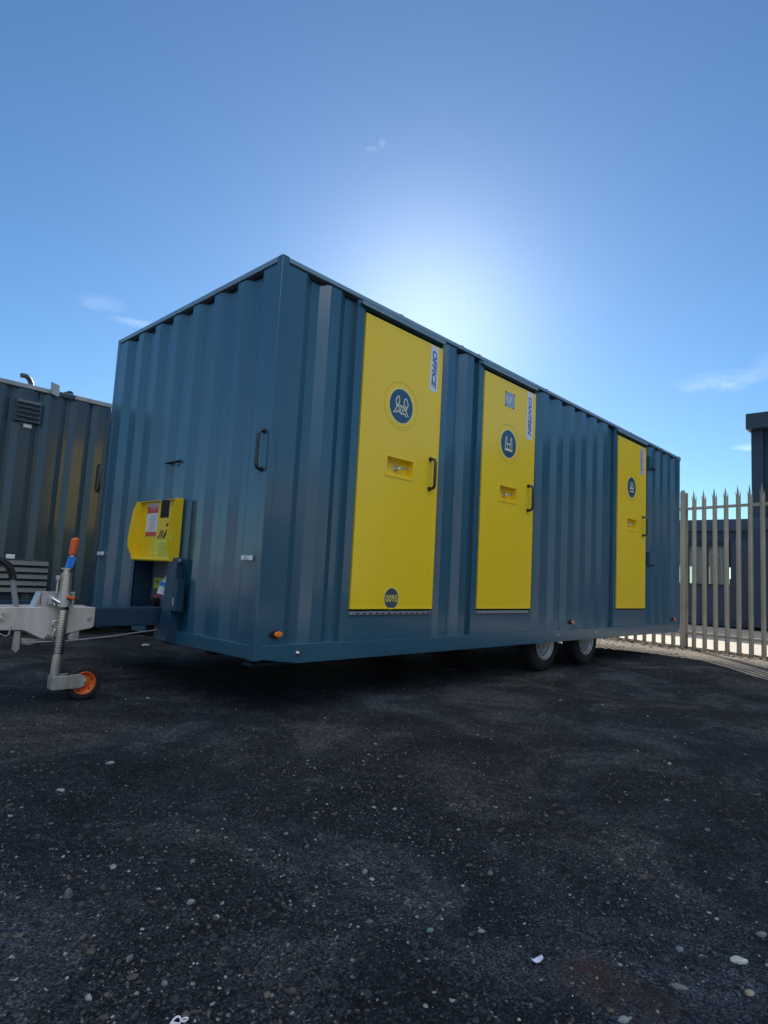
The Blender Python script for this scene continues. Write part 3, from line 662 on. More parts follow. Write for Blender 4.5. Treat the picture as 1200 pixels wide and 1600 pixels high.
mb.build('warning_label', [M['labelpaper'], M['red'], M['labelgrey'], M['pink']], box)
mb = MB(); mb.box(xf-.0012, xf, .945, 1.27, Z(.268), Z(.392), 0)
for k in range(8): mb.box(xf-.0016, xf-.0013, .98+.02*(k % 2), 1.24-.02*((k*5) % 3), Z(.280+.012*k), Z(.284+.012*k), 1)
mb.build('instruction_label', [M['limelabel'], M['logo_faint']], box)
mb = MB(); fxx = lambda p: (xf-.0016, 1.235-p[0]*.13, Z(.400+p[1]*.062))
for q_ in ([(0, 0), (.25, .6), (.35, 1)], [(.3, .1), (.55, .9)], [(.15, .5), (.6, .45)], [(.5, 0), (.75, .55), (.95, 1)], [(.7, .1), (.9, .6)], [(.05, -.15), (.95, .0)]): mb.ribbon(q_, .055, lambda p: fxx(p), m=0) if False else mb.add(*(lambda P: ([fxx((p[0]-.05, p[1])) for p in P]+[fxx((p[0]+.06, p[1])) for p in P], [(i, i+1, len(P)+i+1, len(P)+i) for i in range(len(P)-1)]))(q_), 0)
mb.prism([(1.135, Z(.500)), (1.095, Z(.508)), (1.105, Z(.482))], xf-.0016, xf-.001, 'x', 0)
for t_ in (0,):
    pts = [(1.055+.022*math.cos(a_), Z(.585)+.045*math.sin(a_)) for a_ in np.linspace(.9, 5.4, 14)]
    mb.ribbon(pts, .007, lambda p: (xf-.0016, p[0], p[1]))
mb.build('safety_print', M['blackink'], box)
mb = MB(); mb.box(-.086, -.070, YR-t-.0012, YR-t-.0002, Z(.375), Z(.425)); mb.build('small_tag', M['limelabel'], box)

mb = MB(); mb.box(-.0045, .004, n1+.003, n0-.003, Z(.50), Z(.672)); mb.build('notch_shade_panel', M['underside'], box)  # black panel behind the notch, standing in for its shaded depth
# ---- end bracket post beside the drawbar
mb = MB()
mb.prism([(-.010, Z(.268)), (.0, Z(.262)), (.0, Z(-.300)), (-.085, Z(-.268)), (-.066, Z(-.10)), (-.052, Z(.10)), (-.048, Z(.262)), (-.040, Z(.272))], .86, .985, 'y')
br = mb.build('hitch_bracket', M['blue_dark'], T, .003)
mb = MB(); mb.box(-.065, -.012, .80, .858, Z(-.075), Z(.135)); mb.build('latch_box', M['blue_dark'], br, .004)
mb = MB(); mb.box(-.072, -.0655, .826, .838, Z(-.045), Z(.01)); mb.build('latch_pin', M['chrome'], br, .003)
mb = MB(); mb.lathe([(-.010, 0), (-.010, .017), (-.001, .019), (0, .019)], (-.028, .858, Z(.247)), seg=20); mb.build('pivot_bolt', M['blue'], br)

# ---- drawbar, coupling, brake lever
mb = MB(); mb.box(-.62, -.0065, 1.06, 1.20, Z(-.186), Z(-.068)); bar = mb.build('drawbar', M['blue_dark'], T, .006, 3)
mb = MB()
outl = [(-.470, Z(-.063)), (-.470, Z(-.178)), (-.482, Z(-.190)), (-.60, Z(-.215)), (-.735, Z(-.250)), (-.765, Z(-.245)), (-.860, Z(-.195)), (-.985, Z(-.192)), (-1.30, Z(-.185)), (-1.30, Z(-.066)), (-1.0, Z(-.062))]
mb.prism(outl, 1.030, 1.056, 'y'); mb.prism(outl, 1.205, 1.23, 'y'); mb.box(-1.28, -.48, 1.0565, 1.2045, Z(-.085), Z(-.064))
cp = mb.build('coupling_head', M['cast'], bar, .005, 2)
for x, z in ((-.730, -.235), (-.503, -.130), (-.640, -.130), (-.966, -.098), (-.975, -.130)):
    mb = MB(); mb.disc((x, 1.0298, Z(z)), .016, .003, seg=20); mb.disc((x, 1.0268, Z(z)), .010, .010, seg=6)
    mb.build('bolt', M['chrome'], bar)
mb = MB(); mb.prism([(-.90, Z(-.20)), (-.872, Z(-.20)), (-.868, Z(-.30)), (-.885, Z(-.322)), (-.905, Z(-.305))], 1.04, 1.06, 'y'); mb.prism([(-.86, Z(-.242)), (-.70, Z(-.252)), (-.76, Z(-.268)), (-.82, Z(-.285)), (-.855, Z(-.275))], 1.06, 1.075, 'y'); mb.build('brake_linkage', M['zinc'], bar, .003)
mb = MB(); mb.tube([(-1.12, 1.05, Z(.215)), (-1.02, 1.05, Z(.200)), (-.972, 1.05, Z(.170)), (-.945, 1.05, Z(.125)), (-.940, 1.05, Z(.092))], .021, 12); lv = mb.build('brake_lever', M['black'], bar)
mb = MB(); mb.tube([(-.940, 1.05, Z(.093)), (-.905, 1.05, Z(-.070))], .0155, 12); mb.build('lever_rod', M['trim_pale'], lv)
mb = MB(); mb.tube([(-1.0, 1.028, Z(-.20)), (-.95, 1.02, Z(-.225)), (-.935, 1.02, Z(-.21)), (-.93, 1.025, Z(-.17))], .004, 8)
mb.tube([(-.86, 1.02, Z(-.262)), (-.62, 1.02, Z(-.262)), (-.35, 1.03, Z(-.243)), (-.05, 1.05, Z(-.214))], .0045, 8); mb.build('breakaway_cable', M['trim_pale'], bar)
mb = MB(); mb.box(-.60, -.55, 1.04, 1.055, Z(-.262), Z(-.19)); mb.disc((-.60, 1.03, Z(-.243)), .020, .01, seg=20); mb.build('cable_bracket', M['zinc'], bar, .003)
mb = MB(); mb.box(-.085, -.04, 1.11, 1.15, Z(-.262), Z(-.187)); mb.build('beam_foot', M['underside'], bar, .004)
mb = MB(); mb.box(-.30, -.20, 1.10, 1.16, Z(-.225), Z(-.187)); mb.build('beam_foot', M['underside'], bar, .004)
# ---- jockey wheel with its clamp
JY = .985; JX = -.672
mb = MB(); mb.tube([(JX-.004, JY, Z(.130)), (JX-.002, JY, Z(-.058))], .031, 24); mb.tube([(JX-.004, JY, Z(.165)), (JX-.004, JY, Z(.130))], .019, 16); mb.tube([(JX-.004, JY, Z(.1305)), (JX-.004, JY, Z(.142))], .034, 6)
mb.tube([(JX, JY, Z(-.075)), (JX-.008, JY, Z(-.34))], .0215, 20); mb.tube([(JX-.008, JY, Z(-.34)), (JX-.014, JY, Z(-.455))], .0255, 20)
jk = mb.build('jockey_wheel', M['zinc_y'], T); jk['label'] = 'jockey wheel leg of zinc tube with orange grip and orange-rimmed wheel'
mb = MB()                                        # coarse thread seen on the inner tube
for k in range(17):
    z = Z(-.082-.0148*k); mb.tube([(JX-.0003-.0004*k, JY, z), (JX-.0006-.0004*k, JY, z-.0075)], .0245, 20)
mb.build('screw_thread', M['chrome'], jk)
mb = MB(); mb.tube([(JX+.021, JY+.012, Z(-.06)), (JX+.014, JY+.012, Z(-.34))], .012, 10); mb.build('thread_shadow_bar', M['underside'], jk)  # black bar along the thread, in place of its shaded side
jk.children[-1].name = 'thread_shade_bar'
mb = MB(); mb.tube([(JX, JY, Z(.022)), (JX, JY, Z(-.055))], .038, 24); cl = mb.build('clamp_collar', M['zinc'], jk)
mb = MB(); mb.box(-.785, -.60, 1.031, 1.037, Z(-.082), Z(.028)); mb.prism([(-.785, Z(.027)), (-.79, Z(-.065)), (-.82, Z(-.065)), (-.79, Z(.027))], 1.0375, 1.12, 'y'); mb.box(-.75, -.70, 1.0, 1.03, Z(-.045), Z(-.005)); mb.build('clamp_plate', M['zinc'], jk, .002)
mb = MB(); mb.tube([(-.735, 1.0, Z(-.01)), (-.700, .97, Z(-.035))], .010, 8); mb.tube([(-.728, 1.02, Z(.0)), (-.72, 1.0, Z(-.05))], .006, 8); mb.build('clamp_screw', M['chrome'], jk)
mb = MB(); mb.tube([(JX-.005, JY-.042, Z(.004)), (JX+.035, JY-.045, Z(-.008))], [.013, .010], 10); mb.build('clamp_lever', M['orange'], jk)
mb = MB(); mb.tube([(JX+.034, JY-.045, Z(-.008)), (JX+.075, JY-.05, Z(-.026))], .006, 8); mb.build('lever_stem', M['black'], jk)
mb = MB(); mb.tube([(JX-.048, JY, Z(.105)), (JX-.050, JY, Z(.02))], .006, 8); mb.tube([(JX-.048, JY, Z(.100)), (JX-.048, JY, Z(.125))], .014, 10); mb.tube([(JX-.048, JY, Z(.112)), (JX-.02, JY, Z(.112))], .006, 8); mb.build('lock_rod', M['zinc'], jk)
mb = MB(); mb.prism([(JX-.036, Z(.162)), (JX+.012, Z(.162)), (JX+.012, Z(.170)), (JX-.036, Z(.170))], JY-.012, JY+.012, 'y', 0)
mb.prism([(JX-.016, Z(.171)), (JX+.022, Z(.174)), (JX+.040, Z(.236)), (JX-.002, Z(.238))], JY-.010, JY+.010, 'y', 1)
mb.tube([(JX+.018, JY, Z(.236)), (JX+.018, JY, Z(.246))], .016, 12, m=0)
ck = mb.build('crank_arm', [M['zinc'], M['bluepl']], jk, .0015)
mb = MB(); mb.tube([(JX+.016, JY, Z(.250)), (JX+.018, JY, Z(.268)), (JX+.020, JY, Z(.29)), (JX+.022, JY, Z(.32)), (JX+.024, JY, Z(.346)), (JX+.022, JY, Z(.352))], [.021, .023, .021, .023, .021, .012], 14)
for k in range(5): mb.tube([(JX+.017+.001*k, JY, Z(.262+.018*k)), (JX+.017+.001*k, JY, Z(.267+.018*k))], .0245, 14)
mb.build('crank_grip', M['orange'], jk)
# clip (safety chain link) beside the leg
mb = MB(); mb.tube([(-.708+.018*math.cos(a_), .99, Z(-.155)+.018*math.sin(a_)) for a_ in np.linspace(.4, 5.2, 12)]+[(-.712, .99, Z(-.20)), (-.722, .99, Z(-.225)), (-.712, .99, Z(-.25))], .0035, 8); mb.build('safety_clip', M['chrome'], jk)
wz = .114; wx = -.522
mb = MB()                                        # fork
mb.prism([(JX-.036, wz+.040), (-.56, wz+.046), (-.53, wz+.034), (-.512, wz+.004), (-.53, wz-.028), (-.56, wz-.036), (JX-.034, wz-.034)], JY-.040, JY-.034, 'y'); mb.prism([(JX-.036, wz+.040), (-.56, wz+.046), (-.53, wz+.034), (-.512, wz+.004), (-.53, wz-.028), (-.56, wz-.036), (JX-.034, wz-.034)], JY+.034, JY+.040, 'y')
mb.box(JX-.036, JX+.03, JY-.0335, JY+.0335, wz+.030, wz+.038); mb.box(JX-.036, JX-.030, JY-.0335, JY+.0335, wz-.033, wz+.029)
mb.disc((wx-.005, JY-.0402, wz+.004), .010, .006, seg=6)
mb.build('wheel_fork', M['zinc'], jk, .002)
mb = MB(); R_ = .103; hw = .026
mb.lathe([(-hw*.85, .064), (-hw, .080), (-hw*.85, .098), (-hw*.4, R_), (hw*.4, R_), (hw*.85, .098), (hw, .080), (hw*.85, .064)], (wx, JY, wz-.011), seg=48)
mb.build('tyre', M['tyre'], jk)
mb = MB(); mb.lathe([(-.024, .0675), (-.027, .0655), (-.022, .059), (-.008, .056), (-.006, .040), (-.014, .026), (-.014, .0), ], (wx, JY, wz-.011), seg=40)
mb.lathe([(.024, .0735), (.02, .06), (.006, .05), (.006, .0)], (wx, JY, wz-.011), seg=40); mb.build('rim', M['orange'], jk)
for k in range(5):
    a_ = 2*PI*k/5+.5; mb = MB(); mb.disc((wx+.049*math.cos(a_), JY-.008, wz-.011+.049*math.sin(a_)), .0055, .006, seg=6)
    mb.build('rim_bolt', M['chrome'], jk)
relocate(T)

# ------------------------------------------------------------------ neighbouring dark cabin on the left
NX0, NX1, NY = -1.42, .86, 4.48
C2 = empty('site_cabin', (-.28, NY+3.4, 0)); tag(C2, 'dark grey corrugated site cabin with louvres standing behind the trailer on the left', 'cabin')
prof = wall_profile([(NX1-.12, NX1)]+[(NX1-.335-.283*k, NX1-.225-.283*k) for k in range(7)][::1], NX0+.05, NX1-.045) if False else None
crs = sorted([(NX1-.14, NX1)]+[(NX1-.385-.283*k, NX1-.27-.283*k) for k in range(7)])
mb = MB(); corrugated(mb, wall_profile(crs, NX0+.05, NX1-.05), lambda s, d, z: (s, NY+d, z), Z(-.27), Z(2.045))
mb.box(NX1-.05, NX1, NY+.06, NY+6.9, Z(-.3), Z(2.045)); mb.box(NX0, NX0+.05, NY+.06, NY+6.9, Z(-.3), Z(2.045)); mb.box(NX0+.05, NX1-.05, NY+6.85, NY+6.9, Z(-.3), Z(2.045))
mb.box(NX0+.02, NX1-.02, NY+.07, NY+6.85, Z(-.3), Z(-.24))
mb.build('wall', M['dark_cabin'], C2)
for x in (NX1-.05, NX0): mb = MB(); mb.box(x, x+.05, NY-.004, NY+.055, Z(-.33), Z(2.10)); mb.build('corner_post', M['blue_dark'], C2, .003)
mb = MB(); mb.box(NX0, NX1, NY-.012, NY+.06, Z(2.05), Z(2.098)); mb.build('top_rail', M['trim_pale'], C2, .004)
mb = MB(); mb.box(NX0+.05, NX1-.05, NY-.008, NY+.05, Z(-.34), Z(-.24)); mb.build('bottom_rail', M['blue_dark'], C2, .003)
mb = MB(); mb.box(NX0+.01, NX1-.01, NY+.05, NY+6.88, Z(2.046), Z(2.09)); rf = mb.build('roof', M['trim_pale'], C2)
mb = MB(); mb.tube([(.0, NY+.05, Z(2.06)), (-.01, NY+.045, Z(2.13)), (-.035, NY+.03, Z(2.165)), (-.075, NY+.01, Z(2.185)), (-.125, NY-.0, Z(2.178))], .027, 14); mb.build('exhaust_elbow', mat('dull_pipe', (.07, .085, .11), .5), rf)
mb = MB(); mb.prism([(.170, Z(2.175)), (.255, Z(2.155)), (.262, Z(2.035)), (.235, Z(2.025)), (.178, Z(2.045))], NY-.05, NY-.013, 'y'); mb.build('lifting_bracket', M['trim_pale'], C2, .003)
mb = MB(); mb.prism([(.31, Z(2.098)), (.42, Z(2.098)), (.42, Z(2.118)), (.395, Z(2.135)), (.375, Z(2.135))], NY-.005, NY+.03, 'y'); mb.box(.25, .44, NY-.018, NY-.0125, Z(2.045), Z(2.09)); mb.build('roof_clip', M['blue_dark'], rf)
mb = MB(); mb.box(-.52, -.40, NY, NY+.04, Z(2.0985), Z(2.14)); mb.build('roof_clip', M['blue_dark'], rf)
def louvre(x0, x1, z0, z1, nsl):
    mb = MB(); mb.box(x0, x1, NY-.012, NY+.03, z0, z1); r_ = mb.build('louvre', M['dark_cabin'], C2, .002)
    mb = MB(); h = (z1-z0)/nsl
    for k in range(nsl):
        zc = z0+h*k; mb.prism([(NY-.0125, zc+h*.22), (NY-.036, zc+h*.22), (NY-.0125, zc+h*.86)], x0+.015, x1-.015, 'x')
    mb.build('slats', M['dark_cabin'], r_)
    mb = MB()
    for k in range(nsl): mb.box(x0+.015, x1-.015, NY-.0145, NY-.0126, z0+h*k+.002, z0+h*(k+.2))
    mb.build('slot_shadow', M['underside'], r_).name = 'slot_shade'  # black strips paint the shade in the slots between the slats
louvre(-.150, .112, Z(1.672), Z(1.925), 5)
louvre(-.95, .362, Z(-.165), Z(.195), 5)
mb = MB(); mb.box(-.052, .028, NY-.014, NY-.006, Z(1.62), Z(1.658)); mb.build('small_label', M['label_g'], C2)
mb = MB(); mb.box(-.075, .01, NY-.022, NY-.006, Z(.195+.004), Z(.245)); mb.build('front_marker', M['lens_w'], C2, .006)
mb = MB(); mb.box(.02, .055, NY-.002, NY+.0, Z(1.955), Z(2.03)); mb.build('patch_plate', M['blue_dark'], C2)
mb = MB(); x_ = .790; z0, z1 = Z(1.02), Z(1.36); y_ = NY
mb.tube([(x_, y_, z0+.015), (x_, y_-.03, z0+.015), (x_, y_-.05, z0+.04), (x_, y_-.05, z1-.04), (x_, y_-.03, z1-.015), (x_, y_, z1-.015)], .013, 12); mb.build('grab_handle', M['black'], C2)
for x, y in ((NX0+.2, NY+.3), (NX1-.2, NY+.3), (NX0+.2, NY+6.5), (NX1-.2, NY+6.5)):
    mb = MB(); mb.box(x-.06, x+.06, y-.06, y+.06, -.01, Z(-.30)); mb.build('foot', M['underside'], C2)
relocate(C2)
C2['group'] = 'site cabins parked in a row'
for k, (dx, lab) in enumerate(((2.40, 'first added dark grey site cabin, unseen behind the trailer, right of the louvred one'), (4.80, 'second added dark grey site cabin, unseen behind the trailer'))):
    c = C2.copy(); COL.objects.link(c); c.location = C2.location+Vector((dx, 0, 0)); c['label'] = lab  # added cabins, out of sight, keeping the sun off the ground behind the trailer
    for ch in list(C2.children):
        if ch.name.split('.')[0] not in ('wall', 'corner_post', 'top_rail', 'bottom_rail', 'roof', 'foot'): continue
        q = ch.copy(); COL.objects.link(q); q.parent = c; q.matrix_parent_inverse = ch.matrix_parent_inverse.copy()

# ------------------------------------------------------------------ palisade fence
FN = empty('palisade_fence', (7.98, .2, 0)); tag(FN, 'galvanised steel palisade fence with pointed pales behind the trailer', 'fence')
dv = Vector((.24, 1, 0)).normalized(); nv = Vector((-dv.y, dv.x, 0))   # nv points towards the camera side (-x)
def fp(s, n_, z): return (7.98+dv.x*s+nv.x*n_, .2+dv.y*s+nv.y*n_, z)
def pale_mesh():
    mb = MB(); w = .034
    prof = [(-w, .0), (-w*.62, .0), (-w*.36, .014), (w*.36, .014), (w*.62, 0), (w, 0)]
    zt = 2.245; th = .003
    def ring(z): return [(s, n_, z) for s, n_ in prof]+[(s, n_-th, z) for s, n_ in reversed(prof)]
    a, b = ring(-.02), ring(zt); n = len(a)
    mb.add(a+b, [(k, (k+1) % n, n+(k+1) % n, n+k) for k in range(n)]+[tuple(range(n, 2*n))])
    def spike(s0, s1, st, nt, nb, z1):
        mb.add([(s0, nb, zt), (s1, nb, zt), (s1, nb-th, zt), (s0, nb-th, zt), (st, nb+nt, z1), (st, nb+nt-th, z1)], [(0, 1, 4), (2, 3, 5), (1, 2, 5, 4), (3, 0, 4, 5)])
        # shoulders keep the tip pointed, not needle thin
    mb.add([(-w*.5, .014, zt), (w*.5, .014, zt), (w*.5, .011, zt), (-w*.5, .011, zt), (-w*.42, .015, 2.30), (w*.42, .015, 2.30), (w*.42, .012, 2.30), (-w*.42, .012, 2.30), (0, .018, 2.392), (0, .015, 2.392)], [(0, 1, 5, 4), (1, 2, 6, 5), (2, 3, 7, 6), (3, 0, 4, 7), (4, 5, 8), (6, 7, 9), (5, 6, 9, 8), (7, 4, 8, 9)])
    spike(-w, -w*.52, -w*1.1, .016, .0, 2.305)
    spike(w*.52, w, w*1.1, .016, .0, 2.305)
    return mb
ang_f = math.atan2(dv.y, dv.x)
pr = pale_mesh().build('pale', M['pale_steel'], FN); me_pale = pr.data; first = True
def place_local(o, s, n_):
    p = fp(s, n_, 0); o.matrix_parent_inverse = Matrix.Translation(-FN.location)
    o.matrix_basis = Matrix.Translation(p) @ Matrix.Rotation(ang_f, 4, 'Z')
sp = .1640
for k in range(-19, 36):
    if k == 0: continue
    o = pr if first else pr.copy()
    if not first: COL.objects.link(o)
    first = False; o.parent = FN; place_local(o, .075+k*sp, .045)
    o.matrix_basis = o.matrix_basis @ Matrix.Translation((0, 0, random.uniform(-.012, .010))) @ Matrix.Rotation(random.uniform(-.05, .05), 4, 'Z') @ Matrix.Rotation(random.uniform(-.004, .004), 4, 'Y')
for s in (-2.68, .075, 2.83, 5.58):
    mb = MB()
    mb.prism([(-.042, -.03), (.042, -.03), (.042, 2.36), (.026, 2.395), (-.026, 2.395), (-.042, 2.36)], .060, .066, 'y'); mb.box(-.004, .004, -.0, .059, -.03, 2.36); mb.box(-.042, .042, -.008, -.001, -.03, 2.36)
    o = mb.build('post', M['pale_steel'], FN); place_local(o, s, 0)
for z in (2.105, .225):
    mb = MB(); mb.box(-3.1, 5.8, -.006, 0, z-.022, z+.022); mb.box(-3.1, 5.8, -.048, -.0065, z+.016, z+.022)
    o = mb.build('rail', M['pale_steel'], FN); place_local(o, 0, .036)
o.matrix_parent_inverse = Matrix.Translation(-FN.location)
mb = MB()
for z in (2.105, .225):
    for k in range(-19, 36):
        if k == 0: continue
        s = .075+k*sp; mb.prism([(s+.008*math.cos(t), z+.008*math.sin(t)) for t in np.linspace(0, 2*PI, 7)[:-1]], .062, .066, 'y')
o = mb.build('pale_bolts', M['rust'], FN); o['kind'] = 'stuff'; place_local(o, 0, 0)
FN_children = list(FN.children)
# prototype pale keeps its place; all children share the fence's parent inverse
for o in FN_children: o.matrix_parent_inverse = Matrix.Translation(-FN.location)

# ------------------------------------------------------------------ far cabins beyond the fence
FX = 15.0
def ybox(mb, y0, y1, z0, z1, x0, x1=None, m=0): mb.box(x0, x1 if x1 is not None else x0+.1, y0, y1, z0, z1, m)
A = empty('office_cabin', (FX+1.5, 3.5, 0)); tag(A, 'low single-storey navy modular cabin with a window strip, seen through the fence', 'cabin')
y0, y1 = .96, 9.6
mb = MB(); ybox(mb, y0, y1, .16, 1.02, FX, FX+.08); ybox(mb, y0, y1, 2.16, 2.40, FX, FX+.08, 1)
ybox(mb, 3.55, y1, 1.02, 2.16, FX, FX+.08); ybox(mb, y0, 1.42, 1.02, 2.16, FX, FX+.08)
mb.box(FX+.08, FX+3.0, y0, y0+.06, .16, 2.40); mb.box(FX+.08, FX+3.0, y1-.06, y1, .16, 2.40)
mb.box(FX+2.92, FX+3.0, y0+.06, y1-.06, .16, 1.12); mb.box(FX+2.92, FX+3.0, y0+.06, y1-.06, 1.62, 2.40)
for yy in (1.2, 2.3, 2.75, 3.9): mb.box(FX+2.92, FX+3.0, yy, yy+.42, 1.121, 1.619)

for y in np.arange(y0+.3, 3.4, .42): mb.box(FX-.012, FX-.0005, y, y+.03, .18, .78)
mb.build('wall', [M['far_blue'], M['far_blue2']], A)
mb = MB(); mb.box(FX-.10, FX+3.1, y0-.0, y1+.05, 2.402, 2.70); mb.build('fascia', M['far_blue'], A, .01)
mb = MB(); mb.box(FX-.06, FX+3.0, y0+.005, y1, .05, .158); mb.build('skirting', M['far_blue2'], A)
mb = MB(); mb.box(FX+.1, FX+2.9, y0+.07, y1-.07, .10, .16); mb.box(FX+2.0, FX+2.05, 1.4, 1.75, .16, 1.30, 1); mb.box(FX+1.2, FX+1.8, 2.2, 3.1, .16, .92, 2); mb.box(FX+1.3, FX+1.34, 1.55, 1.78, 1.02, 1.25, 3)
mb.build('interior', [M['recess_grey'], M['white'], M['recess_grey'], M['limelabel']], A)
for a, b in ((2.52, 3.50), (1.47, 2.44)):
    mb = MB(); t = .05
    mb.box(FX-.02, FX+.07, a, b, 1.02, 1.07); mb.box(FX-.02, FX+.07, a, b, 2.02, 2.16); mb.box(FX-.02, FX+.07, a, a+t, 1.07, 2.02); mb.box(FX-.02, FX+.07, b-t, b, 1.07, 2.02)
    mb.box(FX-.018, FX+.06, (a+b)/2-.02, (a+b)/2+.02, 1.07, 2.02)
    w_ = mb.build('window', M['far_frame'], A)
    mb = MB(); mb.box(FX+.02, FX+.026, a+t, (a+b)/2-.02, 1.07, 2.02); mb.box(FX+.02, FX+.026, (a+b)/2+.02, b-t, 1.07, 2.02); mb.build('pane', M['glass'], w_)
relocate(A)
B = empty('stacked_cabin', (FX+1.5, -5.5, 0)); tag(B, 'tall two-storey dark modular building at the right edge of the picture', 'building')
y0, y1 = -13.5, .95
mb = MB(); mb.box(FX-.30, FX+3, y0, y1-.02, .10, 2.40); mb.box(FX-.06, FX+3, y0, y1-.02, 2.702, 4.86)
mb.build('wall', M['far_blue2'], B)
mb = MB(); mb.box(FX-.42, FX+3.05, y0, y1+.02, 4.862, 5.245); mb.build('fascia', M['far_blue2'], B, .01)
mb = MB(); mb.box(FX-.40, FX+3.05, y0, y1, 2.402, 2.70); mb.build('fascia', M['far_blue'], B, .01)
for y in (y1-.30, y1-2.9, y1-5.5, y1-8.1, y1-10.7):
    mb = MB(); mb.box(FX-.16, FX-.061, y, y+.26, 2.703, 4.86); mb.box(FX-.40, FX-.305, y, y+.24, .10, 2.40); mb.build('column', M['far_blue2'], B, .005)
mb = MB(); mb.tube([(FX-.14, y1-.47, 4.84), (FX-.14, y1-.47, 2.72)], .045, 12); mb.build('downpipe', M['far_blue2'], B)
mb = MB()
for k in range(10):
    y = y1-.75-.55*k; mb.box(FX-.075, FX-.0605, y, y+.04, 2.71, 4.85)
mb.build('panel_joints', M['far_frame'], B)
relocate(B)

# ------------------------------------------------------------------ added unseen yard and buildings behind the camera: bounce light and reflections on the trailer
mb = MB(); pts = [(-12.5, -60), (60, -60), (60, -6.8), (8, -6.2), (3, -5.9), (-3, -5.9), (-9.0, -6.4), (-12.2, -4.0), (-12.5, 40), (-70, 40), (-70, -60)]
mb.add([(p[0], p[1], .012) for p in pts], [tuple(range(len(pts)))])
o = mb.build('unseen_concrete_yard', mc); tag(o, 'unseen pale concrete added on the open side of the yard to bounce light', 'ground', kind='structure')
WH = empty('warehouse', (10, -20, 0)); tag(WH, 'long low grey-brown warehouse added unseen across the yard for reflections in the row of doors', 'building')
mw = weather(mat('warehouse_cladding', (.13, .125, .11), .6), (.13, .125, .11), .15, 1.)
mb = MB(); mb.box(-14, 40, -24, -17, .02, 4.3)
for k in range(54): mb.box(-14+k+.4, -14+k+.6, -17+.001, -16.94, .05, 4.25)
mb.build('wall', mw, WH); mb = MB(); mb.box(-14.3, 40.3, -24.3, -16.7, 4.302, 4.6); mb.build('roof', M['far_blue2'], WH)
relocate(WH)
BW = empty('unseen_brick_store', (-20, 4, 0)); tag(BW, 'long single-storey brick store added unseen on the drawbar side of the yard', 'building')
mb = MB(); mb.box(-24, -18, -10, 22, .02, 3.0); mb.build('wall', weather(mat('brick', (.15, .14, .125), .8), (.15, .14, .125), .2, 3.), BW)
mb = MB(); mb.box(-24.3, -17.7, -10.3, 22.3, 3.002, 3.25); mb.build('roof', M['far_blue2'], BW); relocate(BW)
# ------------------------------------------------------------------ camera
cam = bpy.data.cameras.new('camera'); co_ = bpy.data.objects.new('camera', cam); COL.objects.link(co_); scene.camera = co_
r = Vector((0.6869482926832182, -0.724826408380033, 0.05223716009234328)); u = Vector((-0.11153614035172064, -0.03413088566958382, 0.9931740894922958)); f = Vector((0.7180959076439948, 0.6880855763335774, 0.10429049365419568))
Mx = Matrix((r, u, -f)).transposed().to_4x4(); Mx.translation = Vector((-2.0433437871328923, -2.898719115966433, 0.2179819352178869+H0))
co_.matrix_world = Mx
cam.sensor_fit = 'VERTICAL'; cam.sensor_height = 36; cam.lens = 36*960.97/1600; cam.clip_start = .02; cam.clip_end = 2000

# ------------------------------------------------------------------ light
EL, AZ = math.radians(23.0), math.radians(40.5)
sd = Vector((math.cos(EL)*math.cos(AZ), math.cos(EL)*math.sin(AZ), math.sin(EL)))
sun = bpy.data.lights.new('sun', 'SUN'); sun.energy = 5.0; sun.angle = math.radians(.4); sun.color = (1, .90, .76)
so = bpy.data.objects.new('sun', sun); COL.objects.link(so); so.rotation_euler = sd.to_track_quat('Z', 'Y').to_euler()
wd = bpy.data.worlds.new('World'); scene.world = wd; wd.use_nodes = True; nt = wd.node_tree
bg = nt.nodes['Background']
class WN: node_tree = nt
sky = nt.nodes.new('ShaderNodeTexSky'); sky.sky_type = 'NISHITA'; sky.sun_disc = False; sky.sun_elevation = EL; sky.sun_rotation = math.radians(90)-AZ
sky.air_density = 1.0; sky.dust_density = .12; sky.ozone_density = 3.5; sky.altitude = 50
tcw = nt.nodes.new('ShaderNodeTexCoord')
def vdot(v):
    n = nt.nodes.new('ShaderNodeVectorMath'); n.operation = 'DOT_PRODUCT'; nt.links.new(tcw.outputs['Generated'], n.inputs[0]); n.inputs[1].default_value = v; return n.outputs['Value']
def mth(op, a, b=None, c=None):
    n = nt.nodes.new('ShaderNodeMath'); n.operation = op
    for k, v in enumerate((a, b, c)):
        if v is None: continue
        if hasattr(v, 'links'): nt.links.new(v, n.inputs[k])
        else: n.inputs[k].default_value = v
    return n.outputs[0]
nz = nt.nodes.new('ShaderNodeTexNoise'); nz.inputs['Scale'].default_value = 22; nz.inputs['Detail'].default_value = 7; nz.inputs['Roughness'].default_value = .6
mpw = nt.nodes.new('ShaderNodeMapping'); mpw.inputs['Scale'].default_value = (1, 1, 3.2); nt.links.new(tcw.outputs['Generated'], mpw.inputs['Vector']); nt.links.new(mpw.outputs['Vector'], nz.inputs['Vector'])
nzf = nz.outputs['Fac']
total = None
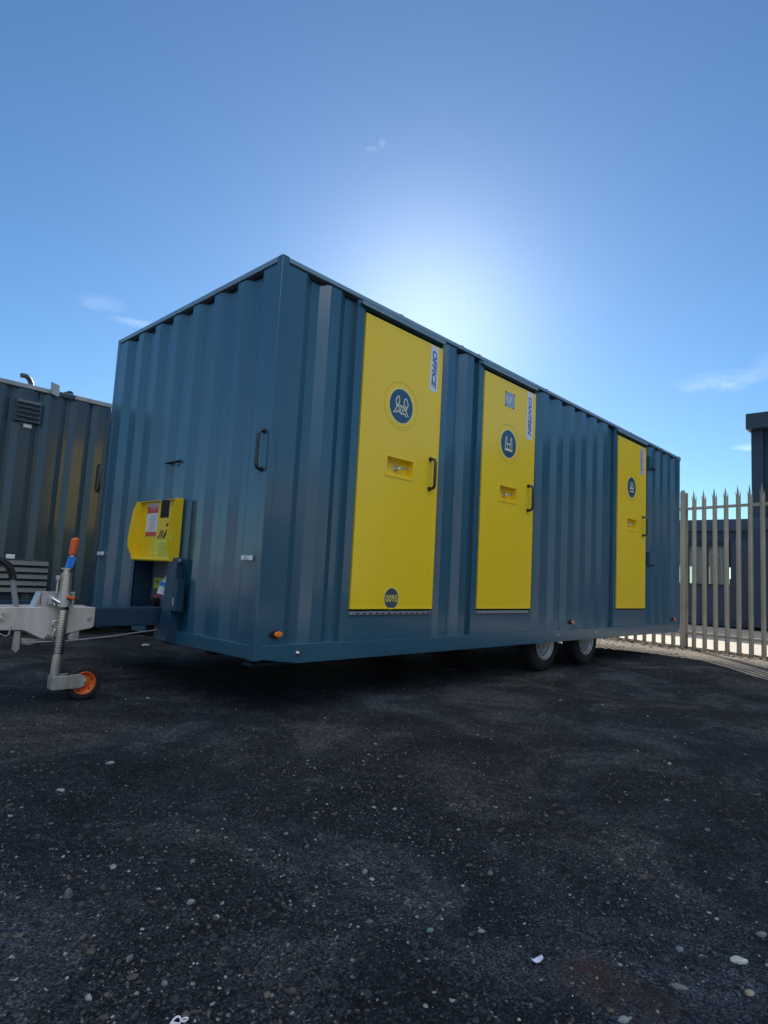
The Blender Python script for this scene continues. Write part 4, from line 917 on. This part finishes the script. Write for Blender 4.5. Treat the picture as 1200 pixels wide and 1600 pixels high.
# thin wisps: azimuth, elevation (deg), half width, half height, density
for az, el, ww, hh, de in ((46.9, 36.4, .010, .004, .55), (45.9, 36.9, .006, .009, .3), (70.0, 21.3, .035, .012, .30), (67.0, 20.3, .045, .007, .55), (14.0, 17.2, .085, .017, .55), (12.6, 11.9, .030, .0052, .95), (58, 21, .05, .012, .1), (9.5, 18.2, .06, .02, .4)):
    a, e = math.radians(az), math.radians(el)
    c = Vector((math.cos(e)*math.cos(a), math.cos(e)*math.sin(a), math.sin(e))); t1 = Vector((-math.sin(a), math.cos(a), 0)); t2 = c.cross(t1)
    wob = mth('MULTIPLY_ADD', nzf, 2.2, -1.1)
    u_ = mth('DIVIDE', vdot(t1), ww); v_ = mth('ADD', mth('DIVIDE', vdot(t2), hh), wob)
    d2 = mth('ADD', mth('MULTIPLY', u_, u_), mth('MULTIPLY', v_, v_))
    g_ = mth('MAXIMUM', mth('SUBTRACT', 1, d2), 0)
    nn_ = mth('MAXIMUM', mth('MULTIPLY_ADD', nzf, 2.6, -.75), 0)
    front = mth('GREATER_THAN', vdot(c), 0)
    k = mth('MULTIPLY', mth('MULTIPLY', mth('MULTIPLY', g_, nn_), de), front)
    total = k if total is None else mth('ADD', total, k)
# a broad bank of bright cloud opposite the sun, added out of view as fill light
fill_bank = mth('SUBTRACT', vdot(Vector((-.22, -.46, .86)).normalized()), .72)
fill_bank = mth('MINIMUM', mth('MAXIMUM', mth('MULTIPLY', fill_bank, 7.0), 0), 1)
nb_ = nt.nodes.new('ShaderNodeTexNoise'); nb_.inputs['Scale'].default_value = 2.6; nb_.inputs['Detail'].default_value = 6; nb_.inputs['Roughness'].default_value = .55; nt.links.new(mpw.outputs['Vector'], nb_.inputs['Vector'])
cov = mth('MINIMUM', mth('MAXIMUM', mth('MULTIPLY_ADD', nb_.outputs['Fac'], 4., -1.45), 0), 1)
total = mth('ADD', mth('MULTIPLY', total, .19), mth('MULTIPLY', mth('MULTIPLY', fill_bank, cov), 1.))
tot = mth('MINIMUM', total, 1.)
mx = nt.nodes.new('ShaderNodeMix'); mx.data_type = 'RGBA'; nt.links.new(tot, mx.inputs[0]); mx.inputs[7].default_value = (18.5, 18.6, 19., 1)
tn = nt.nodes.new('ShaderNodeMix'); tn.data_type = 'RGBA'; tn.blend_type = 'MULTIPLY'; tn.inputs[0].default_value = 1; tn.inputs[7].default_value = (.73, .97, 1.12, 1)
nt.links.new(sky.outputs['Color'], tn.inputs[6]); 
# aureole of the hidden sun in thin haze
sdv = vdot(sd); sdp = mth('MAXIMUM', sdv, 0)
glow = mth('ADD', mth('MULTIPLY', mth('POWER', sdp, 90), 2.3), mth('MULTIPLY', mth('POWER', sdp, 9), .42))
gc_ = nt.nodes.new('ShaderNodeVectorMath'); gc_.operation = 'SCALE'; gc_.inputs[0].default_value = (1.0, .93, .80); nt.links.new(glow, gc_.inputs['Scale'])
ga = nt.nodes.new('ShaderNodeVectorMath'); ga.operation = 'ADD'; nt.links.new(tn.outputs[2], ga.inputs[0]); nt.links.new(gc_.outputs[0], ga.inputs[1])
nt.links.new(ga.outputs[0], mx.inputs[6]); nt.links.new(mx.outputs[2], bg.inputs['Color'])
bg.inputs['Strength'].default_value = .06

# ------------------------------------------------------------------ render settings
scene.render.engine = 'CYCLES'
scene.view_settings.view_transform = 'Standard'; scene.view_settings.look = 'None'; scene.view_settings.gamma = 1; scene.view_settings.exposure = 1.07
scene.render.resolution_x = 768; scene.render.resolution_y = 1024
